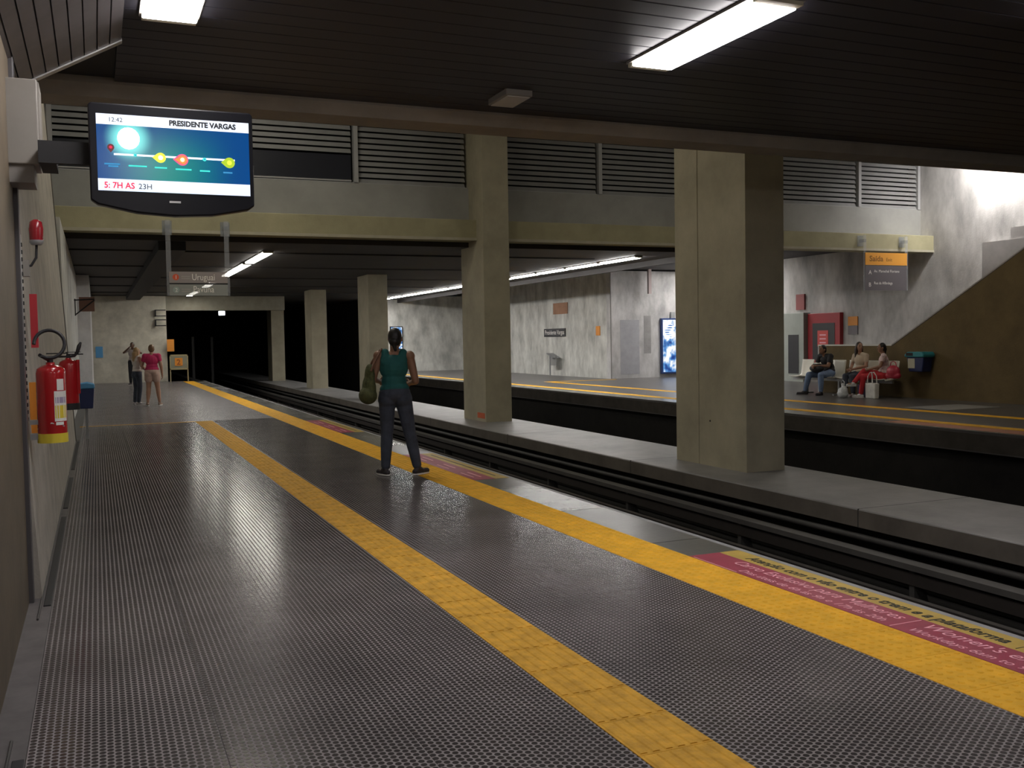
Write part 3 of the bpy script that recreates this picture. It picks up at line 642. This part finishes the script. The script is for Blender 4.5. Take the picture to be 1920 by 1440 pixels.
text('number', '2', .3, mat('gate_ink', (.35, .10, .02), .5), pl, (.27, -.033, .71), (1, 0, 0), (0, 0, 1), bold=.008)
tl = tag(empty('tunnel_lamp', (7.15, 62, 3.42)), 'tiny white lamp deep in the tunnel', 'lamp'); MB().box(-.18, .18, -.05, .05, -.12, .12).build('lens', emis('tunnel_light', (.9, .95, 1), 5), tl, .03); MB().box(-.2, .2, .05, .12, -.15, .15).build('case', GREYM, tl)
for i, x in enumerate((4.3, 5.4)):
    tag(MB().box(x, x+.12, 50+i*2, 50.1+i*2, -1.02, 1.9).build('tunnel_post', PIPE), ('left', 'right')[i]+' pale post standing inside the dark tunnel', 'post')
# ------------------------------------------------------------------ hanging signs
ACR = glass('acrylic_hanger', (.55, .57, .62), .22, .1)
def hang_sign(x0, x1, z0, z1, ztop, label):
    e = tag(empty('hanging_sign', ((x0+x1)/2, YB-.22, z0)), label, 'sign'); hw = (x1-x0)/2; H = z1-z0
    for s in (-1, 1):
        MB().box(s*hw-.045, s*hw+.045, .012, .022, 0, ztop-z0).build('hanger', ACR, e)
        MB().box(s*hw-.09, s*hw+.09, .17, .2, ztop-z0-.28, ztop-z0).box(s*hw-.05, s*hw+.05, .022, .17, ztop-z0-.18, ztop-z0-.1).build('mount_plate', glass('acrylic_mount', (.35, .40, .48), .28), e)
    return e, hw, H
sg, hw, H = hang_sign(1.33, 2.41, 2.45, 2.91, 3.9, 'clear hanging destination sign reading Uruguai and Pavuna')
SGP = glass('smoked_panel', (.42, .37, .37), .85, .25); SGP2 = glass('smoked_panel_green', (.38, .40, .38), .85, .25)
INKW = mat('sign_white_ink', (.95, .92, .88), .5); 
MB().box(-hw, hw, 0, .012, H*.53, H).build('upper_panel', SGP, sg); MB().box(-hw, hw, 0, .012, 0, H*.47).build('lower_panel', SGP2, sg); MB().box(-hw, hw, .002, .010, H*.47, H*.53).build('divider', BLK2, sg)
text('lettering', 'Uruguai', .175, INKW, sg, (-.13, -.003, .30), (1, 0, 0), (0, 0, 1), width=.42); text('lettering', 'Pavuna', .175, INKW, sg, (-.11, -.003, .065), (1, 0, 0), (0, 0, 1), width=.38)
for z, m_, tx in ((.355, mat('badge_red', (.75, .12, .05), .5), '1'), (.11, mat('badge_green', (.35, .42, .40), .5), '2')):
    b_ = MB().cyl((-.42, 0, z), (-.42, -.004, z), .06, n=16).build('badge', m_, sg); text('badge_number', tx, .10, INKW, b_, (-.44, -.006, z-.035), (1, 0, 0), (0, 0, 1))
    for k in range(2): MB().box(-.32, -.16, -.003, 0, z+.005-.04*k, z+.022-.04*k).build('small_lettering', mat('sign_dim_ink', (.4, .37, .36), .5), sg)
sg, hw, H = hang_sign(18.42, 19.83, 2.62, 3.60, 4.05, 'hanging exit sign with an orange Saida panel over the opposite platform')
o_ = MB().box(-hw, hw, -.004, .012, .66, H).build('exit_panel', mat('exit_orange', (.88, .40, .06), .5), sg); MB().box(-hw, hw, 0, .012, 0, .65).build('street_panel', glass('street_panel', (.22, .20, .22), .62, .3), sg)
INKO = mat('exit_ink', (.30, .13, .02), .5)
text('lettering', 'Sa\u00edda', .20, INKO, sg, (-.58, -.008, .76), (1, 0, 0), (0, 0, 1), bold=.003, width=.46); text('lettering', 'Exit', .13, INKO, sg, (-.02, -.008, .76), (1, 0, 0), (0, 0, 1), width=.2)
text('lettering', 'A', .15, INKW, sg, (-.60, -.004, .42), (1, 0, 0), (0, 0, 1)); text('lettering', 'Av. Marechal Floriano', .10, INKW, sg, (-.42, -.004, .47), (1, 0, 0), (0, 0, 1), width=.86)
text('lettering', 'B', .15, INKW, sg, (-.60, -.004, .10), (1, 0, 0), (0, 0, 1)); text('lettering', 'Rua da Alf\u00e2ndega', .10, INKW, sg, (-.42, -.004, .16), (1, 0, 0), (0, 0, 1), width=.62)
# ------------------------------------------------------------------ things on the opposite side
def wall_plate(name, y0, y1, z0, z1, m, label, X=XW, th=.03):
    return tag(MB().box(X-th, X, y0, y1, z0, z1).build(name, m), label, 'sign')
wall_plate('wall_sign', 35.0, 36.3, 2.5, 2.95, mat('sign_rust', (.38, .20, .12), .7, var=.2), 'square rust coloured sign high on the opposite wall')
ns = tag(empty('station_sign', (XW-.03, 36.2, 1.75)), 'dark station name board on the opposite wall', 'sign')
MB().box(-.01, .02, -1.0, 1.0, -.16, .17).build('board', DGREY, ns)
text('lettering', 'Presidente Vargas', .26, INKW, ns, (-.014, .9, -.07), (0, -1, 0), (0, 0, 1), width=1.8)
wall_plate('wall_sign', 32.3, 32.6, 1.6, 1.95, ORNG, 'small orange sign on the opposite wall next to the corner')
e = tag(empty('slanted_board', (XW-.4, 35.9, 0)), 'small slanted lectern board on a post by the opposite wall', 'stand')
MB().cyl((0, 0, 0), (0, 0, .82), .03, n=8).build('post', GREYM, e); MB().prism([(-.3, .72), (.3, .88), (.3, .92), (-.3, .76)], 'x', -.02, .3).build('board', GREYM, e); MB().box(.12, .16, -.3, .3, .42, .8).build('rear_panel', mat('stand_panel', (.3, .3, .29), .6), e)
tag(MB().box(18.74, 18.86, 31.1, 31.2, 3.1, 4.0).build('hanging_bar', mat('bar_pinkish', (.4, .33, .32), .6)), 'short pale bar hanging from the ceiling by the corner wall', 'bar')
def ad_mat(name, sx, sz):
    m = bpy.data.materials.new(name); m.use_nodes = True; n, l = nodes(m); b = n['Principled BSDF']
    tc = n.new('ShaderNodeTexCoord'); mp = n.new('ShaderNodeMapping'); mp.inputs['Scale'].default_value = (sx, 1, sz); l.new(tc.outputs['Object'], mp.inputs[0])
    t = n.new('ShaderNodeTexNoise'); t.inputs['Scale'].default_value = 1.0; t.inputs['Detail'].default_value = 2; l.new(mp.outputs[0], t.inputs['Vector'])
    r = n.new('ShaderNodeValToRGB'); el = r.color_ramp.elements; el[0].position = .36; el[0].color = (.01, .05, .25, 1); el[1].position = .60; el[1].color = (.95, .97, 1, 1)
    k = el.new(.46); k.color = (.10, .30, .65, 1); k = el.new(.53); k.color = (.8, .85, .9, 1)
    l.new(t.outputs['Fac'], r.inputs[0]); l.new(r.outputs[0], b.inputs['Emission Color']); b.inputs['Emission Strength'].default_value = 1.1; b.inputs['Base Color'].default_value = (0, 0, 0, 1); return m
ad = tag(empty('poster_lightbox', (19.95, 31.36, .13)), 'lit blue and white poster case beside the big column', 'poster')
MB().box(-.52, .52, 0, .12, 0, 2.07).build('case', mat('ad_frame', (.02, .05, .18), .4), ad, .01); MB().box(-.46, .46, -.006, 0, .06, 2.01).build('poster', ad_mat('ad_picture', 3.2, 2.4), ad)
MB().box(-.08, .08, .02, .1, 2.07, 2.3).build('bracket', GREYM, ad)
for k in range(7): MB().box(-.40, -.05+.05*(k % 3), -.009, -.006, 1.82-.085*k, 1.86-.085*k).build('headline', EW, ad)
ad2 = tag(empty('poster_lightbox', (13.75, 46.89, 1.1)), 'small lit display at the far end of the opposite platform', 'poster')
MB().box(-.32, .32, 0, .1, 0, 1.15).build('case', BLACK, ad2); MB().box(-.28, .28, -.006, 0, .62, 1.11).build('screen', ad_mat('ad_picture_far', 4, 5), ad2); MB().box(-.28, .28, -.006, 0, .04, .55).build('screen', MATS.get('x') or bpy.data.materials['ad_picture_far'], ad2)
cb = tag(empty('equipment_cabinet', (XR-.22, 26.1, 0)), 'grey equipment cabinet with dark opening beside the red hydrant box', 'cabinet')
MB().box(-.05, .22, -1.12, 1.1, 0, 2.2).build('body', GREY, cb, .01); MB().box(-.06, -.05, -.88, -.38, .25, 1.5).build('opening', DGREY, cb); MB().box(-.056, -.05, .09, .11, .02, 2.18).build('door_gap', DGREY, cb)
MB().box(-.08, -.05, -1.12, 1.1, 0, .08).build('plinth', GREY, cb)
hb = tag(empty('hydrant_box', (XR-.12, 24.2, .6)), 'red hydrant box with dark window and small red notice', 'cabinet')
MB().box(-.02, .12, -.72, .74, 0, 1.56).build('case', REDB, hb, .01); MB().box(-.03, -.02, -.5, .5, .1, 1.25).build('window', DGREY, hb); MB().box(-.038, -.03, -.22, .26, .52, 1.02).build('notice', mat('notice_red', (.75, .10, .09), .5), hb)
for k in range(3): MB().box(-.041, -.038, -.12, .16, .62+.12*k, .66+.12*k).build('notice_print', INKP, hb)
MB().cyl((.04, 0, -.6), (.04, 0, 0), .05).build('pipe', REDB, hb)
tag(MB().box(XR-.06, XR, 25.2, 25.6, 2.3, 2.8).build('wall_sign', mat('sign_maroon', (.30, .08, .08), .6)), 'narrow dark red sign above the grey cabinet', 'sign')
e = tag(empty('wall_sign', (XR, 23.05, 1.6)), 'orange and grey two part notice right of the hydrant box', 'sign'); MB().box(-.03, 0, -.2, .2, .15, .42).build('upper_half', ORNG, e); MB().box(-.03, 0, -.2, .2, -.12, .14).build('lower_half', mat('notice_grey', (.22, .2, .22), .6), e)
ob = tag(empty('litter_bin', (XW-.25, 16.68, .62)), 'blue wall bin with a teal lid on the brown stair wall', 'litter bin')
MB().prism([(-.20, .0), (.18, .0), (.25, .34), (-.26, .34)], 'x', -.14, .14).build('bucket', BIND, ob, .02)
MB().prism([(-.28, .33), (.27, .33), (.28, .38), (.20, .45), (-.24, .45), (-.29, .39)], 'x', -.18, .17).build('lid', BINT, ob, .02); MB().box(-.185, -.178, .02, .22, .36, .43).build('opening', BLK2, ob)
MB().box(-.146, -.14, .0, .2, .08, .30).build('notice', mat('bin_notice', (.55, .52, .40), .5), ob); MB().box(.1, .2, -.05, .05, .05, .3).build('bracket', GREYM, ob)
# bench: five shell seats on a beam
be = tag(empty('bench', (16.78, 18.9, 0)), 'row of white shell seats along the brown stair wall', 'bench')
def shell():
    m = MB(); prof = [(-.24, .44), (-.20, .425), (-.05, .415), (.10, .42), (.17, .46), (.20, .55), (.24, .82), (.245, .86)]
    vs = []
    for x, z in prof:
        for k in range(7):
            t = (k/6-.5)*2; cur = .025*t*t; vs.append((x-(cur if z > .5 else 0), t*.225, z+(cur if z < .5 else 0)))
    n0 = len(vs); vs += [(x+.012, y, z-.014) for x, y, z in vs]
    fs = []
    for i in range(7):
        for k in range(6):
            a = i*7+k; fs.append((a, a+7, a+8, a+1)); fs.append((n0+a, n0+a+1, n0+a+8, n0+a+7))
    bd = [i for i in range(7)]+[7*i+6 for i in range(1, 8)]+[49+k for k in range(5, -1, -1)]+[7*i for i in range(6, 0, -1)]
    for i in range(len(bd)):
        a, b_ = bd[i], bd[(i+1) % len(bd)]; fs.append((a, b_, n0+b_, n0+a))
    m.add(vs, fs, True); return m.mesh('seat')
sm = shell(); sm.materials.append(WHITE)
for k in range(6): inst('seat', sm, be, (0, -1.5+.58*k, 0))
MB().box(-.03, .03, -1.75, 1.7, .34, .40).build('beam', GREYM, be)
for y in (-1.2, 0, 1.2): MB().box(-.03, .03, y-.03, y+.03, 0, .34).box(-.2, .2, y-.03, y+.03, 0, .03).build('leg', GREYM, be)
MB().tube([(-.2, -1.72, .42), (.0, -1.74, .43), (.2, -1.72, .50), (.22, -1.7, .66)], .018, 8).build('end_rail', WHITE, be)
# ------------------------------------------------------------------ people
def remeshed(mb, name, m, parent, vox=.009, smooth=4, sm_fac=.5):
    tmp = bpy.data.objects.new('tmp', mb.mesh('tmp')); C.objects.link(tmp)
    r = tmp.modifiers.new('r', 'REMESH'); r.mode = 'VOXEL'; r.voxel_size = vox; r.use_smooth_shade = True
    s = tmp.modifiers.new('s', 'SMOOTH'); s.iterations = smooth; s.factor = sm_fac
    dg = bpy.context.evaluated_depsgraph_get(); me = bpy.data.meshes.new_from_object(tmp.evaluated_get(dg))
    bpy.data.objects.remove(tmp); me.materials.clear(); me.materials.append(m); me.name = name
    me.polygons.foreach_set('use_smooth', [True]*len(me.polygons))
    o = bpy.data.objects.new(name, me); C.objects.link(o); o.parent = parent; return o
def L_(a, b, t): return Vector(a).lerp(Vector(b), t)
STAND = dict(head=(0, .02, 1.53), face=(0, 1, 0), neck=(0, -.005, 1.36), chest=(0, 0, 1.22), waist=(0, .005, 1.05), pelvis=(0, 0, .92),
             shR=(.17, 0, 1.335), elR=(.215, -.03, 1.07), wrR=(.225, .05, .84), shL=(-.17, 0, 1.335), elL=(-.215, -.03, 1.07), wrL=(-.225, .05, .84),
             hipR=(.085, 0, .88), knR=(.10, .02, .49), anR=(.10, -.03, .09), toeR=(.13, .12, .035),
             hipL=(-.085, 0, .88), knL=(-.10, .02, .49), anL=(-.10, -.03, .09), toeL=(-.13, .12, .035))
def basis(up, rt):
    up = Vector(up).normalized(); rt = Vector(rt); rt = (rt-up*rt.dot(up)).normalized(); f = up.cross(rt)
    return Matrix((rt, f, up)).transposed()
def person(label, loc, rz, J, sp, vox=.010, scale=1.0, group=None):
    e = tag(empty('person', loc, rz), label, 'person', group); e.scale = (scale,)*3
    P = {k: Vector(v) for k, v in {**STAND, **J}.items()}
    fat = sp.get('fat', 1.0)
    B = basis(P['neck']-P['waist'], P['shR']-P['shL']); BP = basis(P['waist']-P['pelvis'], P['hipR']-P['hipL'])
    fc = P['face'].normalized(); HB = basis((0, 0, 1), fc.cross(Vector((0, 0, 1)))); 
    if 'headup' in J: HB = basis(P['headup'], fc.cross(Vector((0, 0, 1))))
    hd = P['head']
    def hv(x, y, z): return hd+HB @ Vector((x, y, z))
    b = MB()
    b.ell(P['pelvis'], (.150*fat, .105*fat, .12), BP); b.ell(P['waist'], (.118*fat, .088*fat, .14), B); b.ell(P['chest'], (.145*fat, .100*fat, .165), B)
    b.cap(P['shL'], .052, P['shR'], .052); b.cap(P['neck']-B @ Vector((0, 0, .03)), .055, hv(0, -.012, -.055), .046)
    b.ell(hd, (.072, .090, .108), HB); b.ell(hv(0, .028, -.058), (.052, .058, .055), HB)
    b.ell(hv(0, .094, -.012), (.013, .018, .024), HB)
    for s in (-1, 1): b.ell(hv(s*.073, -.008, -.008), (.012, .022, .032), HB)
    for s in 'LR':
        sh, el, wr = P['sh'+s], P['el'+s], P['wr'+s]; sg = 1 if s == 'R' else -1
        b.ell(sh, (.058*fat,)*3); b.cap(sh, .050*fat, el, .039*fat); b.cap(el, .039*fat, wr, .026)
        hdv = Vector(J.get('hand'+s, wr-el)).normalized(); pn = Vector(J.get('palm'+s, (-sg, 0, 0))); pn = (pn-hdv*pn.dot(hdv)).normalized(); sd = hdv.cross(pn)
        if sd.dot(B @ Vector((0, 1, 0))) < 0: sd = -sd
        HM = Matrix((sd, pn, hdv)).transposed(); b.ell(wr+hdv*.048, (.040, .017, .055), HM); b.cap(wr, .024, wr+hdv*.03, .026)
        for i, ln in enumerate((.056, .068, .064, .050)):
            p0 = wr+hdv*.085+sd*(.029-.0195*i); p1 = p0+(hdv*.9+pn*.35).normalized()*ln*.5; p2 = p1+(hdv*.55+pn*.8).normalized()*ln*.5
            b.cap(p0, .0092, p1, .0085, 8); b.cap(p1, .0085, p2, .0075, 8)
        t0 = wr+hdv*.03+sd*.032; t1 = t0+(hdv*.6+sd*.7+pn*.25).normalized()*.036; b.cap(t0, .0115, t1, .0098, 8); b.cap(t1, .0098, t1+(hdv*.9+pn*.5).normalized()*.03, .0085, 8)
        hp, kn, an, toe = P['hip'+s], P['kn'+s], P['an'+s], P['toe'+s]
        b.cap(hp, .083*fat, kn, .054*fat); b.cap(kn, .053*fat, L_(kn, an, .35), .054*fat); b.cap(L_(kn, an, .35), .054*fat, an, .036); b.cap(an-Vector((0, 0, .03)), .034, toe, .028)
    remeshed(b, 'body', sp['skin'], e, min(vox, .009))
    ey = MB(); eb = MB()
    for s in (-1, 1): ey.ell(hv(s*.030, .079, .012), (.013, .010, .009), HB, 8, 6); eb.cap(hv(s*.018, .090, .030), .004, hv(s*.044, .082, .032), .004, 6)
    ey.build('eyes', mat('eye_dark', (.05, .04, .035), .3), e); eb.build('eyebrows', sp['hair'], e); MB().ell(hv(0, .083, -.055), (.022, .008, .007), HB, 10, 6).build('mouth', mat('lips', (.32, .10, .09), .5), e)
    # hair
    h = MB(); hs = sp.get('style', 'short')
    h.ell(hv(0, -.018, .022), (.081, .088, .100), HB)
    if hs == 'bun': h.ell(hv(.0, -.075, -.035), (.055, .045, .05), HB); h.cap(hv(0, -.08, -.03), .035, hv(.02, -.085, -.13), .018); h.ell(hv(.0, -.035, -.03), (.07, .06, .06), HB)
    if hs == 'long':
        h.ell(hv(0, -.04, -.04), (.084, .065, .11), HB); h.cap(hv(.03, -.07, -.06), .06, hv(.03, -.095, -.26), .045); h.cap(hv(-.03, -.07, -.06), .06, hv(-.035, -.09, -.30), .04)
        for s in (-1, 1): h.cap(hv(s*.068, -.005, .0), .025, hv(s*.075, -.01, -.17), .022)
    if hs == 'short': h.ell(hv(0, -.04, -.02), (.078, .06, .075), HB)
    remeshed(h, 'hair', sp['hair'], e, vox)
    # top
    t = MB(); d = .013; top = sp['top']
    t.ell(P['chest'], (.145*fat+d, .102*fat+d, .16), B); t.ell(P['waist'], (.122*fat+d, .090*fat+d, .15), B); t.ell(L_(P['waist'], P['pelvis'], sp.get('hem', .55)), (.147*fat+d, .105*fat+d, .085), BP)
    for s in 'LR':
        sh, el = P['sh'+s], P['el'+s]
        if top == 'tank':
            t.cap(L_(P['neck'], sh, .58)+B @ Vector((0, -.012, .022)), .050, P['chest']+B @ Vector((.085*(1 if s == 'R' else -1), -.04, .06)), .068)
        else:
            t.ell(sh, (.066*fat,)*3); t.cap(L_(P['neck'], sh, .35), .058, sh, .062*fat); t.cap(sh, .062*fat, L_(sh, el, sp.get('sleeve', .55)), .056*fat)
    if top == 'tank': t.ell(P['chest']+B @ Vector((0, -.015, .075)), (.12, .088, .075), B)
    remeshed(t, 'top', sp['topm'], e, vox)
    # trousers or shorts
    q = MB(); q.ell(P['pelvis'], (.157*fat+.012, .115*fat+.012, .115), BP)
    for s in 'LR':
        hp, kn, an = P['hip'+s], P['kn'+s], P['an'+s]
        q.ell(hp+(kn-hp)*.06-B @ Vector((0, .02, 0)), (.098*fat,)*3)
        if sp['bottom'] == 'shorts': q.cap(hp, .100*fat, L_(hp, kn, .42), .096*fat)
        else:
            q.cap(hp, .096*fat, kn, .068*fat); q.cap(kn, .067*fat, L_(kn, an, .4), .064*fat); q.cap(L_(kn, an, .4), .064*fat, L_(kn, an, .93), .053)
    remeshed(q, sp['bottom'], sp['botm'], e, vox)
    for s in 'LR':
        an, toe = P['an'+s], P['toe'+s]; dr = (toe-an); dr.z = 0; dr.normalize(); z0 = min(an.z-.085, toe.z-.03)
        heel = Vector((an.x, an.y, z0+.036))-dr*.035; tp = Vector((toe.x, toe.y, z0+.033))+dr*.015
        f = MB(); f.cap(heel, .036, tp, .032); f.cap(Vector((an.x, an.y, z0+.075)), .040, L_(heel, tp, .55), .036)
        so = remeshed(f, 'shoe', sp['shoem'], e, .008)
        g = MB(); sd = Vector((-dr.y, dr.x, 0)); ctr = L_(heel, tp, .5); pts = []
        for k in range(16):
            a = 2*math.pi*k/16; ll = (tp-heel).length/2+.037; pp = ctr+dr*(ll*math.cos(a))+sd*(.040*math.sin(a)*(1-.08*math.cos(a))); pts.append((pp.x, pp.y))
        g.prism(pts, 'z', z0+.001, z0+.017).build('sole', sp.get('solem', WLAB), so)
    return e
SK1 = mat('skin_brown', (.27, .14, .085), .5); SK2 = mat('skin_tan', (.40, .22, .145), .5); SK3 = mat('skin_dark', (.13, .065, .04), .5)
HB1 = mat('hair_black', (.010, .008, .008), .45); HBR = mat('hair_brown', (.03, .018, .012), .5); HBL = mat('hair_blonde', (.32, .20, .09), .5); HRB = mat('hair_light_brown', (.16, .085, .04), .5)
JEAN = mat('jeans_dark_blue', (.052, .063, .090), .85, var=.35, scale=9); JEANL = mat('jeans_light_blue', (.15, .21, .34), .85, var=.3, scale=9)
TEAL = mat('teal_cotton', (.014, .115, .112), .8, var=.2, scale=12); SHOE = mat('shoe_dark', (.035, .03, .035), .6)
# woman in teal, seen from behind
tw = person('standing woman in a teal tank top and jeans at the platform edge', (3.06, 10.56, 0), math.radians(-17),
       dict(head=(.02, .015, 1.535), neck=(0, -.01, 1.365), chest=(-.005, -.005, 1.215), waist=(-.005, .0, 1.05), pelvis=(0, -.01, .925), face=(.25, 1, -.05),
            shR=(.175, -.01, 1.335), elR=(.235, -.02, 1.055), wrR=(.17, .20, 1.02), palmR=(-1, 0, 0), shL=(-.17, -.01, 1.345), elL=(-.235, -.04, 1.09), wrL=(-.17, .16, 1.05),
            hipR=(.09, 0, .88), knR=(.155, .015, .49), anR=(.235, -.04, .09), toeR=(.33, .05, .035), hipL=(-.085, 0, .88), knL=(-.095, .02, .49), anL=(-.12, -.035, .09), toeL=(-.19, .07, .035)),
       dict(skin=SK1, hair=HB1, style='bun', top='tank', topm=TEAL, bottom='jeans', botm=JEAN, shoem=SHOE, hem=.62, fat=1.06), vox=.008)
bg = tag(empty('shoulder_bag', (2.765, 10.55, .82)), 'slouchy olive green bag on the left shoulder of the woman in teal', 'bag')
m_ = MB(); m_.ell((0, 0, .16), (.075, .13, .17)); m_.ell((.01, 0, .30), (.055, .10, .14)); m_.ell((-.02, -.02, .09), (.10, .15, .10))
remeshed(m_, 'pouch', mat('bag_olive', (.085, .095, .035), .85, var=.45, scale=22, bump=.6, bscale=40), bg, .009)
MB().tube([(.0, -.10, .36), (.06, -.06, .47), (.13, -.03, .575), (.155, .01, .60), (.12, .05, .56), (.06, .07, .46), (.01, .08, .36)], .011, 8).build('strap', mat('bag_strap', (.16, .075, .045), .6), bg)
# couple on the platform
person('woman in a pink top and pale shorts with her back turned', (1.27, 26.0, 0), math.radians(-6),
       dict(elL=(-.26, .04, 1.08), wrL=(-.20, .24, .98), elR=(.235, -.03, 1.07), wrR=(.25, .05, .83), anR=(.17, -.03, .09), knR=(.13, .02, .49), toeR=(.21, .1, .035), anL=(-.13, -.03, .09), toeL=(-.16, .1, .035)),
       dict(skin=SK2, hair=HRB, style='short', top='t', topm=mat('pink_cotton', (.50, .025, .11), .8), bottom='shorts', botm=mat('pale_shorts', (.52, .36, .30), .8), shoem=mat('sandal', (.3, .2, .15), .6), sleeve=.42, fat=1.16), scale=.93)
person('blonde woman in a white top facing the woman in pink', (.93, 26.45, 0), math.radians(-62),
       dict(elR=(.20, .06, 1.09), wrR=(.10, .24, 1.05), elL=(-.20, .06, 1.08), wrL=(-.10, .26, 1.03), face=(.1, 1, -.15)),
       dict(skin=SK2, hair=HBL, style='long', top='tank', topm=mat('white_cotton', (.58, .52, .48), .8), bottom='jeans', botm=JEAN, shoem=mat('shoe_grey', (.35, .33, .33), .6)), scale=.89)
person('distant person in a pale shirt standing by the end wall', (1.28, 40.2, 0), math.radians(170),
       dict(elR=(.31, .05, 1.25), wrR=(.12, .16, 1.42), elL=(-.32, .02, 1.22), wrL=(-.14, .14, 1.36)),
       dict(skin=SK3, hair=HB1, style='short', top='t', topm=mat('pale_shirt', (.36, .31, .29), .8), bottom='trousers', botm=mat('black_cloth', (.012, .012, .016), .8), shoem=SHOE))
# three people on the bench (they face the tracks)
SIT = dict(pelvis=(0, 0, .54), waist=(0, -.01, .68), chest=(0, .0, .85), neck=(0, .01, 1.0), head=(0, .045, 1.165), shR=(.165, 0, .97), shL=(-.165, 0, .97),
           hipR=(.09, .05, .52), hipL=(-.09, .05, .52), knR=(.13, .44, .50), knL=(-.13, .44, .50), anR=(.14, .46, .09), anL=(-.14, .46, .09), toeR=(.16, .61, .035), toeL=(-.16, .61, .035),
           elR=(.21, .06, .73), elL=(-.21, .06, .73), wrR=(.08, .28, .66), wrL=(-.08, .28, .66))
G3 = 'people sitting on the bench'
person('seated man in a black shirt and pale jeans, leftmost on the bench', (16.78, 19.28, 0), math.radians(92),
       {**SIT, 'chest': (0, .07, .84), 'neck': (0, .14, .98), 'head': (0, .20, 1.12), 'shR': (.18, .11, .95), 'shL': (-.18, .11, .95), 'face': (.1, 1, -.45), 'knR': (.22, .44, .50), 'anR': (.32, .48, .09), 'toeR': (.40, .62, .035), 'knL': (-.20, .44, .5), 'anL': (-.22, .46, .09), 'toeL': (-.25, .61, .035), 'elR': (.22, .22, .72), 'elL': (-.22, .22, .72), 'wrR': (.06, .44, .70), 'wrL': (-.06, .44, .72)},
       dict(skin=SK1, hair=HB1, style='short', top='t', topm=mat('black_cotton', (.014, .013, .015), .8), bottom='jeans', botm=JEANL, shoem=SHOE, solem=SHOE, fat=1.12), group=G3)
lb = tag(empty('lap_bag', (16.42, 19.30, .56)), 'black bag on the lap of the seated man', 'bag'); m_ = MB(); m_.ell((0, 0, .1), (.14, .22, .10)); m_.ell((.02, 0, .16), (.1, .19, .07)); remeshed(m_, 'pouch', mat('bag_black', (.014, .013, .016), .6), lb, .01)
MB().box(-.05, .05, -.08, .06, .21, .235).build('flap', WLAB, lb, .01)
person('seated woman with long dark hair and a cream blouse, middle of the bench', (16.80, 18.20, 0), math.radians(98),
       {**SIT, 'face': (-.95, .45, -.1), 'neck': (0, .01, 1.02), 'head': (.01, .03, 1.19), 'chest': (0, 0, .86), 'knL': (-.09, .43, .5), 'anL': (-.12, .40, .09), 'toeL': (-.13, .55, .035), 'knR': (.08, .45, .5), 'anR': (.05, .47, .09), 'toeR': (.06, .62, .035), 'wrR': (.05, .30, .65), 'wrL': (-.03, .32, .66)},
       dict(skin=SK2, hair=HBR, style='long', top='t', topm=mat('cream_cotton', (.55, .45, .34), .8), bottom='jeans', botm=JEAN, shoem=mat('shoe_white', (.6, .6, .6), .6), sleeve=.5), group=G3)
wv = MB
person('seated woman in red trousers with crossed legs, rightmost on the bench', (16.84, 17.50, 0), math.radians(48),
       {**SIT, 'face': (-.2, 1, -.1), 'hipR': (.09, .05, .52), 'hipL': (-.09, .05, .52), 'knR': (.06, .43, .62), 'anR': (-.16, .66, .36), 'toeR': (-.24, .79, .32), 'knL': (-.10, .44, .50), 'anL': (-.06, .50, .09), 'toeL': (-.06, .65, .035), 'elR': (.21, .05, .73), 'wrR': (.13, .27, .56), 'elL': (-.2, .08, .74), 'wrL': (-.03, .33, .66)},
       dict(skin=SK1, hair=HB1, style='bun', top='t', topm=mat('white_red_print', (.68, .52, .50), .8, var=.5, scale=25), bottom='trousers', botm=mat('red_cloth', (.48, .02, .03), .75), shoem=mat('shoe_white', (.6, .6, .6), .6), sleeve=.4), group=G3)
hbg = tag(empty('handbag', (16.72, 17.08, .47)), 'red handbag on the last seat of the bench', 'bag'); m_ = MB(); m_.ell((0, 0, .15), (.10, .19, .15)); m_.cap((0, -.14, .06), .07, (0, .14, .06), .07); remeshed(m_, 'pouch', mat('bag_red', (.42, .018, .045), .45), hbg, .01)
MB().tube([(0, -.1, .26), (0, -.07, .36), (0, .0, .39), (0, .07, .36), (0, .1, .26)], .010, 8).build('handle', MATS['bag_red'], hbg)
def tote(loc, rz, wd, hh, m, label, name='tote_bag'):
    e = tag(empty(name, loc, rz), label, 'bag', 'shopping bags by the bench'); t = wd/2
    MB().prism([(-t*.92, 0), (t*.92, 0), (t, hh), (-t, hh)], 'y', -.06, .06).build('sack', m, e, .02)
    for s in (-.055, .055): MB().tube([(-t*.5, s, hh-.02), (-t*.42, s, hh+.16), (-t*.1, s*.6, hh+.25), (t*.2, s*.6, hh+.24), (t*.42, s, hh+.15), (t*.5, s, hh-.02)], .011, 6).build('handle', m, e)
    return e
TW = mat('tote_white', (.72, .70, .66), .7, var=.15, scale=8)
tote((16.42, 17.42, 0), math.radians(80), .40, .36, TW, 'white tote bag with loop handles standing on the floor by the red trousers')
e = tag(empty('carrier_bag', (16.05, 17.97, 0), math.radians(95)), 'crumpled whitish plastic bag at the feet of the long haired woman', 'bag', 'shopping bags by the bench')
m_ = MB(); m_.ell((0, 0, .10), (.16, .09, .10)); m_.ell((-.05, .01, .17), (.10, .075, .12)); m_.ell((.06, -.01, .14), (.09, .07, .11)); m_.cap((-.02, 0, .22), .06, (.0, 0, .33), .025)
remeshed(m_, 'sack', mat('plastic_bag', (.55, .57, .58), .35, var=.25, scale=14, bump=.8, bscale=22), e, .01, 2)
MB().tube([(-.05, 0, .30), (-.05, 0, .38), (0, 0, .42), (.05, 0, .38), (.04, 0, .30)], .010, 6).build('handle', MATS['plastic_bag'], e)
e = tote((16.64, 17.92, 0), math.radians(85), .36, .30, mat('bag_purple', (.045, .022, .085), .6), 'dark purple bag on the floor between the two white bags', 'carrier_bag')
